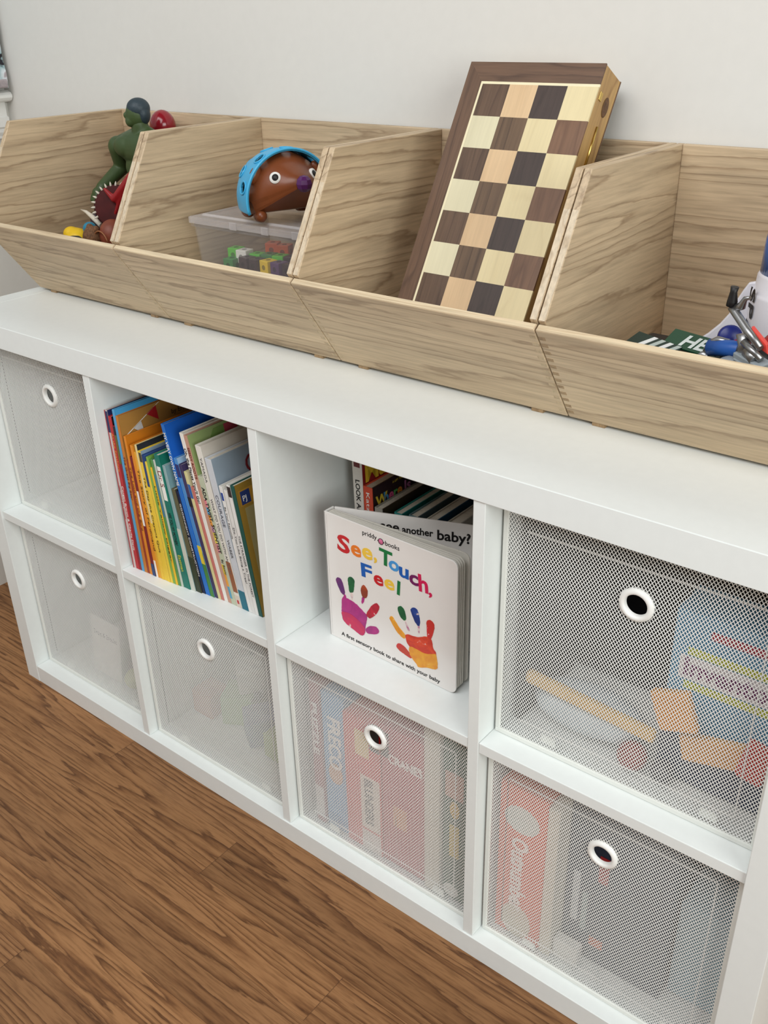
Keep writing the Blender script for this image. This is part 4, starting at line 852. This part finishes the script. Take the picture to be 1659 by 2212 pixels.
# ------------------------------------------------------------------ hedgehog toy on the lid
HZ = FLOORZ + 0.0005 + CBH + 0.0042
hh = thing('toy_hedgehog', 'brown toy hedgehog with a blue holed shell sitting on the clear box', 'toy', (0.566, 0.258, HZ), (0, 0, math.radians(-22)))
M_BRN = plain('hedgehog_brown', (122, 66, 36), 0.32, 0.04); M_BLU = plain('hedgehog_blue', (64, 168, 214), 0.35, 0.02)
# local: x forward (nose), y left, z up
b = MB(); RS = 0.060
secs = [(-0.052, 0.022, 0.024, 0.032, 0.012), (-0.040, 0.044, 0.026, 0.050, 0.016), (-0.020, 0.056, 0.027, 0.063, 0.018), (0.000, 0.060, 0.028, 0.066, 0.018), (0.020, 0.057, 0.031, 0.060, 0.016), (0.042, 0.041, 0.040, 0.040, 0.012), (0.060, 0.023, 0.049, 0.021, 0.008), (0.072, 0.009, 0.055, 0.008, 0.005)]
base = len(b.v); NN = 36
for x, ry, zc, rt, rb in secs:
    for k in range(NN):
        a = 2 * math.pi * k / NN; sn = math.sin(a); cs = math.cos(a)
        if sn >= 0: b.v.append((x, ry * cs, zc + rt * sn))
        else: b.v.append((x, ry * 0.96 * (abs(cs) ** 0.55) * (1 if cs >= 0 else -1), zc - rb * min(1.0, abs(sn) * 2.2)))
for i in range(len(secs) - 1):
    for k in range(NN): b.face([base + i * NN + k, base + i * NN + (k + 1) % NN, base + (i + 1) * NN + (k + 1) % NN, base + (i + 1) * NN + k], 0, k < NN // 2)
b.face([base + k for k in range(NN)][::-1]); b.face([base + (len(secs) - 1) * NN + k for k in range(NN)])
b.obj('body', M_BRN, hh)
for sy in (-1, 1):
    for sx in (0.012, -0.034):
        MB().cap((sx, sy * 0.042, 0.0095), (sx + 0.010, sy * 0.044, 0.0100), 0.0095, 0.0085).obj('foot', M_BRN, hh)
# blue dome shell with real holes
b = MB(); nu, nv = 180, 84; RSH = 0.0670; CZ = 0.031
holes = []
for aa, el in [(-62, 30), (-20, 62), (28, 60), (70, 30), (0, 20), (-110, 35), (110, 35), (150, 55), (-150, 55), (180, 15)]: holes.append((math.radians(aa), math.radians(el)))
# shell axis: arch over the body; azimuth measured around x axis (roll), elevation back from the face rim
def shp(roll, back, r): # roll -pi/2..pi/2 from left to right over the top ; back 0 (rim) .. 1 (tail)
    xx = 0.030 - 0.088 * back; rr = r * math.sqrt(max(0.0, 1 - (back * 0.95) ** 3.2))
    return Vector((xx, rr * math.sin(roll), CZ + rr * math.cos(roll)))
rolls = [-math.radians(104) + math.radians(208) * k / nu for k in range(nu + 1)]; backs = [k / nv for k in range(nv + 1)]
hl_ = [(-74, 0.20), (-34, 0.17), (4, 0.17), (42, 0.17), (80, 0.20), (-55, 0.50), (-12, 0.50), (30, 0.50), (70, 0.50), (-35, 0.8), (20, 0.8)]
hc = [shp(math.radians(r_), b_, RSH) for r_, b_ in hl_]; HR = 0.0088
idx = {}
for i, bb in enumerate(backs):
    for j, rr_ in enumerate(rolls):
        idx[(i, j)] = len(b.v); b.v.append(tuple(shp(rr_, bb, RSH)))
for i in range(nv):
    for j in range(nu):
        c_ = (Vector(b.v[idx[(i, j)]]) + Vector(b.v[idx[(i + 1, j + 1)]])) / 2
        if any((c_ - h_).length < HR * 0.93 for h_ in hc): continue
        b.face([idx[(i, j)], idx[(i, j + 1)], idx[(i + 1, j + 1)], idx[(i + 1, j)]], 0, True)
so = b.obj('shell', M_BLU, hh); md = so.modifiers.new('solid', 'SOLIDIFY'); md.thickness = 0.003; md.offset = -1
for (r_, b_), c_ in zip(hl_, hc):
    e = 0.01; t1 = (shp(math.radians(r_) + e, b_, RSH) - c_).normalized(); t2 = (shp(math.radians(r_), b_ + e, RSH) - c_).normalized(); nrm = t1.cross(t2).normalized(); t2 = nrm.cross(t1)
    MB().tube([c_ + (t1 * math.cos(a) + t2 * math.sin(a)) * HR for a in [2 * math.pi * k / 24 for k in range(24)]], 0.0013, 8, closed=True).obj('hole_rim', M_BLU, so)
MB().tube([shp(math.radians(-104 + 208 * k / 40), 0.0, RSH) for k in range(41)], 0.0018, 8).obj('shell_rim', M_BLU, hh)
for sy in (-1, 1):
    n_ = Vector((0.72, sy * 0.56, 0.42)).normalized(); p = Vector((0.0475, sy * 0.0295, 0.0640))
    MB().lathe([(0.0, 0.0016), (0.0078, 0.0012), (0.0084, -0.002)], p, n_, 24).obj('eye_white', C((236, 234, 228)), hh)
    MB().lathe([(0.0, 0.0024), (0.0046, 0.0021), (0.0052, 0.0)], p + Vector((0, -sy * 0.0005, 0)), n_, 24).obj('pupil', M_BLACK, hh)
    MB().ell((0.020, sy * 0.048, 0.066), (0.006, 0.008, 0.013), Matrix.Rotation(0.5 * sy, 3, 'X')).obj('ear', M_BRN, hh)
b = MB(); b.ell((0.078, 0, 0.057), 0.0115, None, 8, 6); b.sm = [False] * len(b.sm); b.obj('nose', C((84, 30, 92), 0.3), hh)

# ------------------------------------------------------------------ toy figures in the left bin
def figure(loc, yaw, label, mat, cap_mat, height, name='toy_figure', arm=True, headturn=0, bulk=1.0, capname='cap', hand_gap=True):
    """plain jointed toy doll standing straight; local -y is its front"""
    t = thing(name, label, 'toy figure', loc, (0, 0, math.radians(yaw)))
    k = height / 0.30
    b = MB()
    b.ell((0, 0, 0.222 * k), (0.050 * k * bulk, 0.026 * k, 0.030 * k)); b.ell((0, 0, 0.190 * k), (0.036 * k * bulk, 0.022 * k, 0.034 * k)); b.ell((0, 0, 0.155 * k), (0.031 * k * bulk, 0.021 * k, 0.022 * k))
    for sx in (-1, 1):
        b.ell((sx * 0.024 * k * bulk, -0.012 * k, 0.224 * k), (0.026 * k, 0.016 * k, 0.018 * k))
        b.cap((sx * 0.020 * k, 0, 0.145 * k), (sx * 0.026 * k, -0.004 * k, 0.08 * k), 0.020 * k, 0.014 * k)
        b.cap((sx * 0.026 * k, -0.004 * k, 0.08 * k), (sx * 0.027 * k, 0, 0.014 * k), 0.014 * k, 0.010 * k); b.ell((sx * 0.027 * k, -0.012 * k, 0.008 * k), (0.012 * k, 0.024 * k, 0.008 * k))
        el = (sx * 0.060 * k * bulk, 0.010 * k, 0.186 * k); wr = (sx * 0.062 * k * bulk, -0.036 * k, 0.158 * k)
        b.cap((sx * 0.052 * k * bulk, 0, 0.221 * k), el, 0.0175 * k, 0.0130 * k); b.cap(el, wr, 0.0130 * k, 0.0100 * k)
        hd_ = Vector(wr) + Vector((sx * 0.002, -0.008 * k, -0.008 * k))
        b.ell(hd_, (0.0100 * k, 0.0105 * k, 0.0100 * k))
        for f_ in range(4):
            a = Vector(hd_) + Vector((sx * (0.006 - 0.004 * f_) * k, -0.008 * k, -0.003 * k)); b.cap(a, a + Vector((0, -0.004 * k, -0.008 * k)), 0.0030 * k, 0.0026 * k, 8)
    b.cap((0, 0.002 * k, 0.236 * k), (0, -0.002 * k, 0.258 * k), 0.0175 * k, 0.014 * k)
    for sx in (-1, 1): b.cap((sx * 0.010 * k, 0.004 * k, 0.246 * k), (sx * 0.044 * k * bulk, 0.002 * k, 0.228 * k), 0.011 * k, 0.013 * k)
    b.obj('body', mat, t, remesh=0.0016 * k)
    hM = Matrix.Rotation(math.radians(headturn), 3, 'Z'); hc_ = Vector((0, -0.004 * k, 0.275 * k))
    h = MB(); h.ell(hc_, (0.0150 * k, 0.0185 * k, 0.0215 * k), hM); h.ell(hc_ + hM @ Vector((0, -0.012 * k, -0.010 * k)), (0.0095 * k, 0.0085 * k, 0.0095 * k), hM); h.ell(hc_ + hM @ Vector((0, -0.0185 * k, -0.001 * k)), (0.003 * k, 0.004 * k, 0.005 * k), hM)
    h.obj('head', mat, t, remesh=0.0012 * k)
    if cap_mat:
        c = MB(); c.ell(hc_ + hM @ Vector((0, 0.003 * k, 0.0085 * k)), (0.0166 * k, 0.0192 * k, 0.0165 * k), hM); c.ell(hc_ + hM @ Vector((0, 0.009 * k, 0.0)), (0.0164 * k, 0.0125 * k, 0.0175 * k), hM)
        c.obj(capname, cap_mat, t, remesh=0.0012 * k)
    return t
figure((0.203, 0.305, FLOORZ), 0, 'dark green plain toy doll with navy cap in the left bin', plain('toy_green', (62, 80, 44), 0.5, 0.06), plain('toy_navy', (44, 58, 66), 0.5, 0.1, 200, bump=0.4), 0.303, headturn=-35, bulk=1.28)
# red round-headed doll behind
rf = figure((0.183, 0.368, FLOORZ), 0, 'glossy dark red round-headed toy doll behind the green one', plain('toy_red', (140, 20, 34), 0.22, 0.03, coat=0.4), None, 0.276, headturn=-50, bulk=0.7)
hb = MB(); hb.ell((0, 0, 0.252), (0.0225, 0.0225, 0.0265)); hb.obj('helmet', plain('toy_red', (140, 20, 34), 0.22), rf)
# rearing horned dinosaur with a round red frill
dn = thing('toy_dinosaur', 'dark red horned toy dinosaur with white-spiked frill in the left bin', 'toy', (0.192, 0.226, FLOORZ), (0, 0, 0))
M_FR = plain('frill_red', (70, 18, 18), 0.85, 0.2, 60); M_OR = plain('dino_rust', (128, 64, 44), 0.5, 0.15, 80)
fc = Vector((0.004, 0.010, 0.140)); fn = Vector((0.55, -0.72, 0.42)).normalized(); f1 = fn.cross(Vector((0, 0, 1))).normalized(); f2 = f1.cross(fn)
b = MB(); b.lathe([(0.0, 0.004), (0.018, 0.0045), (0.032, 0.002), (0.036, -0.001), (0.032, -0.004), (0.0, -0.004)], fc, fn, 40); fo = b.obj('frill', M_FR, dn); 
for k in range(20):
    a = math.radians(-50 + k * 260 / 19); d_ = f1 * -math.cos(a) + f2 * math.sin(a); p = fc + d_ * 0.0350
    MB().tube([p - d_ * 0.002, p + d_ * 0.0025, p + d_ * 0.0060], [0.0020, 0.0017, 0.0004], 8).obj('spike', C((214, 206, 190)), dn)
b = MB(); b.ell((0.01, 0.0, 0.060), (0.030, 0.034, 0.050)); b.ell((0.018, -0.012, 0.098), (0.022, 0.024, 0.026)); b.cap((0.0, -0.012, 0.09), (-0.012, -0.03, 0.075), 0.015, 0.009)
for sx in (-0.016, 0.034): b.cap((sx, 0.0, 0.045), (sx, -0.004, 0.010), 0.014, 0.0105)
b.cap((0.01, 0.03, 0.04), (0.02, 0.075, 0.012), 0.016, 0.006); b.obj('body', M_OR, dn, remesh=0.002)
MB().tube([(-0.022, -0.004, 0.108), (-0.044, -0.004, 0.120), (-0.062, -0.002, 0.126), (-0.080, 0.000, 0.128)], [0.0048, 0.0042, 0.0028, 0.0008], 12).obj('horn', C((216, 206, 188)), dn)
MB().tube([(0.02 + 0.020 * math.cos(a), -0.040, 0.085 + 0.024 * math.sin(a)) for a in [math.radians(20 + 10 * k) for k in range(16)]], 0.0012, 8).obj('cord', C((150, 96, 60)), dn)
# dark red dragon wing piece leaning over
wg = MB(); wg.cap((0, 0, 0), (-0.045, -0.02, -0.045), 0.010, 0.006); wg.cap((-0.045, -0.02, -0.045), (-0.062, -0.024, -0.03), 0.006, 0.003); wg.cap((0, 0, 0), (0.02, 0.01, -0.06), 0.010, 0.012); wg.cap((0.02, 0.01, -0.06), (0.02, 0.0, -0.182), 0.013, 0.014); wg.cap((-0.02, -0.01, -0.02), (-0.052, -0.02, -0.075), 0.007, 0.003)
wo = wg.obj('toy_dragon', plain('dragon_red', (150, 26, 32), 0.35, 0.08), remesh=0.0018); wo.location = (0.250, 0.250, FLOORZ + 0.198); tag(wo, 'bright red clawed toy leaning between green doll and dinosaur', 'toy')
# small pieces by the front board
def piece(name, build, mat, loc, label, cat='toy', remesh=0.0015):
    b = MB(); build(b); o = b.obj(name, mat, remesh=remesh); o.location = loc; tag(o, label, cat); return o
piece('toy_helmet', lambda b: (b.ell((0, 0, 0.084), (0.024, 0.020, 0.018)), b.ell((-0.008, -0.004, 0.092), (0.014, 0.014, 0.012)), b.cap((0, 0, 0.012), (0, 0, 0.07), 0.011, 0.016)), plain('toy_yellow', (232, 190, 30), 0.4, 0.03), (0.120, 0.204, FLOORZ), 'yellow rounded toy peeking over the front of the left bin')
piece('toy_peg', lambda b: (b.cap((0, 0, 0.010), (0.004, 0, 0.098), 0.0095, 0.0095), b.ell((0.004, 0, 0.103), 0.012)), plain('toy_cyan', (40, 130, 160), 0.4, 0.03), (0.152, 0.208, FLOORZ), 'cyan toy peg beside the yellow toy')
piece('toy_rock', lambda b: (b.ell((0, 0, 0.112), (0.017, 0.014, 0.014)), b.cap((0, 0, 0.012), (0, 0, 0.100), 0.012, 0.013)), plain('toy_plum', (58, 44, 58), 0.5, 0.1), (0.146, 0.236, FLOORZ), 'dark plum toy piece above the cyan peg')
piece('toy_bear', lambda b: (b.ell((0, 0, 0.096), (0.017, 0.016, 0.018)), b.ell((-0.010, -0.004, 0.090), (0.010, 0.009, 0.009)), b.ell((-0.004, 0, 0.112), 0.006), b.ell((0.012, 0, 0.110), 0.006), b.ell((0.002, 0.01, 0.044), (0.016, 0.012, 0.044))), plain('toy_fur', (112, 78, 52), 0.8, 0.4, 300, bump=1.0), (0.186, 0.190, FLOORZ), 'small furry brown toy head at the front of the left bin')
piece('toy_boot', lambda b: (b.cap((0, 0, 0.010), (0, 0, 0.086), 0.010, 0.0095), b.ell((0.0, -0.006, 0.090), (0.018, 0.012, 0.006))), plain('toy_charcoal', (40, 44, 52), 0.5, 0.1), (0.150, 0.184, FLOORZ), 'charcoal toy piece between the yellow toy and the brown head')

# ------------------------------------------------------------------ right bin: rocket, scooter and bits
rk = thing('toy_rocket', 'white toy rocket with blue nose and black lettering at the right edge', 'toy rocket', (1.299, 0.285, FLOORZ))
M_RW = plain('rocket_white', (222, 220, 226), 0.3, 0.02)
RR = 0.050
MB().lathe([(0.0, 0.0), (RR, 0.0), (RR, 0.142), (RR - 0.001, 0.145), (RR - 0.003, 0.146), (RR - 0.004, 0.163), (RR - 0.006, 0.166), (0.0, 0.166)], (0, 0, 0), (0, 0, 1), 48).obj('fuselage', M_RW, rk)
MB().lathe([(RR - 0.006, 0.166), (RR - 0.007, 0.200), (RR - 0.014, 0.236), (RR - 0.026, 0.262), (0.006, 0.280), (0.0, 0.282)], (0, 0, 0), (0, 0, 1), 48).obj('nose_cone', plain('rocket_blue', (24, 104, 188), 0.18, 0.04, coat=0.4), rk)
for sg in (-1, 1):
    ax_ = Vector((0.78 * sg, 0.62 * sg * 0.3, 0)).normalized()
    prof = [(RR * 0.6, 0.158), (RR + 0.003, 0.152), (RR + 0.008, 0.143), (RR + 0.014, 0.130), (RR + 0.019, 0.116), (RR + 0.027, 0.104), (RR + 0.038, 0.092), (RR + 0.052, 0.080), (RR + 0.064, 0.068), (RR + 0.072, 0.055), (RR + 0.074, 0.030), (RR + 0.060, 0.012), (RR * 0.6, 0.006)]
    nrm = Vector((-ax_.y, ax_.x, 0))
    MB().prism([tuple(ax_ * r_ + Vector((0, 0, z)) - nrm * 0.003) for r_, z in prof], tuple(nrm * 0.006)).obj('wing', M_RW, rk, bevel=0.0015)
# lettering wrapped round the body, reading downward
for i, chv in enumerate('SPACE'):
    a = math.radians(-143); rad = RR + 0.0003; pz = 0.152 - i * 0.0175
    n_ = Vector((math.cos(a), math.sin(a), 0)); tx = Vector((-n_.y, n_.x, 0)); 
    text('rocket_letter', chv, M_BLACK, rk, tuple(n_ * rad + Vector((0, 0, pz)) - tx * 0.006), DOWN, tuple(tx), 0.021, 0.0155, bold=0.03, lift=0.0006)
# toy scooter
sc = thing('toy_scooter', 'small silver toy scooter with red deck and black grip beside the rocket', 'toy scooter', (1.262, 0.140, FLOORZ))
sx_, sy_, sz_ = 1.262, 0.140, FLOORZ
L3 = lambda x, y, z: (x - sx_, y - sy_, z - sz_)
MB().tube([L3(1.277, 0.14, 0.936), L3(1.283, 0.137, 0.932), L3(1.300, 0.125, 0.921), L3(1.318, 0.115, 0.909)], [0.0038, 0.0042, 0.0042, 0.0036], 14).obj('handlebar', M_CHROME, sc)
MB().tube([L3(1.2765, 0.14, 0.937), L3(1.277, 0.14, 0.942), L3(1.277, 0.14, 0.951), L3(1.2775, 0.14, 0.956)], [0.0050, 0.0050, 0.0034, 0.0040], 14).obj('grip', M_BLACK, sc)
MB().tube([L3(1.281, 0.139, 0.936), L3(1.288, 0.136, 0.940), L3(1.291, 0.134, 0.948), L3(1.296, 0.132, 0.950)], [0.0035, 0.0042, 0.0024, 0.0018], 10).obj('brake_lever', M_CHROME, sc)
MB().tube([L3(1.296, 0.128, 0.916), L3(1.299, 0.127, 0.905), L3(1.296, 0.126, 0.892)], [0.0068, 0.0062, 0.0060], 12).obj('front_fork', M_CHROME, sc)
MB().tube([L3(1.300, 0.118, 0.912), L3(1.322, 0.110, 0.900)], 0.0034, 12).obj('handlebar', M_CHROME, sc)
MB().tube([L3(1.305, 0.120, 0.903), L3(1.316, 0.112, 0.897)], [0.0062, 0.0058], 12).obj('front_fork', M_CHROME, sc)
b = MB(); b.tube([L3(1.300, 0.135, 0.893), L3(1.312, 0.158, 0.885), L3(1.320, 0.176, 0.842)], [0.011, 0.014, 0.012], 16); b.obj('wheel_arch', M_BLACK, sc)
b = MB(); b.lathe([(0.0, 0.010), (0.020, 0.010), (0.026, 0.006), (0.026, -0.006), (0.020, -0.010), (0.0, -0.010)], L3(1.326, 0.165, 0.888), (0.6, -0.7, 0.2), 32); b.obj('deck', plain('scooter_red', (176, 24, 28), 0.3, 0.03), sc)
b = MB(); b.prism([L3(1.303, 0.125, 0.925), L3(1.322, 0.118, 0.912), L3(1.325, 0.118, 0.903), L3(1.312, 0.122, 0.908)], (0.001, 0.006, 0.0)); b.obj('flag', plain('scooter_coral', (214, 70, 60), 0.3, 0.03), sc, bevel=0.0008)
MB().cap(L3(1.326, 0.185, 0.87), L3(1.322, 0.214, FLOORZ + 0.012), 0.012, 0.011).obj('frame', plain('scooter_red', (176, 24, 28), 0.3), sc)
# smaller items near the front board
bt_ = MB(); bt_.tube([(-0.018, 0.006, 0.0), (0.0, 0.0, 0.004), (0.014, -0.004, 0.006), (0.020, -0.006, 0.006)], [0.0085, 0.0085, 0.0080, 0.004], 20)
o = bt_.obj('toy_tube', plain('toy_cobalt', (32, 84, 160), 0.4, 0.03)); o.location = (1.280, 0.135, 0.893); tag(o, 'cobalt blue toy tube lying in front of the rocket', 'toy')
o = MB().lathe([(0, 0.003), (0.010, 0.003), (0.012, 0.001), (0.012, -0.003), (0, -0.003)], (0, 0, 0), (0.5, -0.8, 0.3), 28).obj('blue_disc', plain('toy_navy_blue', (24, 36, 110), 0.35, 0.03)); o.location = (1.276, 0.152, 0.903); tag(o, 'navy blue disc with red pointer behind the blue tube', 'toy')
p_ = MB().tube([(0.0, -0.0035, -0.006), (0.010, -0.006, 0.0), (0.016, -0.006, 0.007)], [0.0016, 0.0014, 0.0005], 8).obj('pointer', RED, o)
b = MB(); b.lathe([(0.0, 0.004), (0.008, 0.004), (0.010, 0.003), (0.014, 0.003), (0.015, 0.0), (0.013, -0.004), (0, -0.004)], (0, 0, 0), (0, -0.35, 1), 32); o = b.obj('grey_cup', C((150, 156, 160), 0.5)); o.location = (1.2930, 0.116, 0.8860); tag(o, 'round light grey lid at the front edge of the right bin', 'toy')
b = MB(); b.box(-0.020, 0.016, -0.008, 0.008, -0.008, 0.006); b.box(-0.018, 0.016, -0.0095, 0.0, -0.001, 0.001); o = b.obj('grey_block', C((142, 150, 154), 0.5), bevel=0.001); o.location = (1.313, 0.118, 0.8925); o.rotation_euler = (0.2, 0.12, -0.5); tag(o, 'ribbed light grey block beside the grey lid', 'toy')
gp = thing('green_plate', 'dark green plastic plate with big pale letters in the right bin', 'toy', (1.232, 0.165, 0.8865), (math.radians(24), math.radians(3), math.radians(-8)))
MB().box(-0.026, 0.040, -0.013, 0.013, -0.002, 0.0005).obj('plate', C((22, 66, 42), 0.3), gp, bevel=0.0008)
text('plate_lettering', 'HESS', C((206, 214, 210)), gp, (-0.009, -0.009, 0.0006), (1, 0, 0), (0, 1, 0), 0.024, 0.052, bold=0.03, shear=0.2)
cd2 = thing('striped_card', 'grey and dark green striped card left of the green plate', 'toy', (1.203, 0.142, 0.8835), (math.radians(18), math.radians(4), math.radians(-14)))
MB().box(-0.030, 0.026, -0.012, 0.012, -0.001, 0.0008).obj('card', C((24, 44, 36), 0.4), cd2, bevel=0.0004)
for j in range(4): MB().prism([(-0.018 + j * 0.010, -0.011, 0.0008), (-0.012 + j * 0.010, -0.011, 0.0008), (-0.004 + j * 0.010, 0.011, 0.0008), (-0.009 + j * 0.010, 0.011, 0.0008)], (0, 0, 0.0005)).obj('stripe', C((168, 178, 172) if j % 2 else (214, 216, 214), 0.4), cd2)
b = MB(); b.tube([(0, 0, -0.01), (0.004, 0, 0.004), (0.012, -0.002, 0.010), (0.024, -0.004, 0.010)], [0.004, 0.004, 0.0036, 0.003], 12); b.lathe([(0.002, -0.003), (0.006, -0.003), (0.006, 0.003), (0.002, 0.003)], (0, -0.004, -0.010), (0, -1, 0), 18)
o = b.obj('silver_clip', M_CHROME); o.location = (1.2575, 0.140, 0.893); tag(o, 'bent silver clip between green plate and blue tube', 'toy')
o = MB().ell((0, 0, 0), (0.020, 0.012, 0.006)).obj('white_disc', C((222, 222, 228), 0.4)); o.location = (1.222, 0.124, 0.8815); tag(o, 'white rounded piece below the green plate', 'toy')
# dark toy case under the small toys
b = MB(); b.prism([(1.16, 0.198, FLOORZ + 0.0005), (1.16, 0.232, FLOORZ + 0.0005), (1.16, 0.232, 0.868), (1.16, 0.124, 0.874)], (0.175, 0, 0))
tag(b.obj('toy_case', C((26, 26, 28), 0.5), bevel=0.003), 'black toy case under the small toys in the right bin', 'toy case')
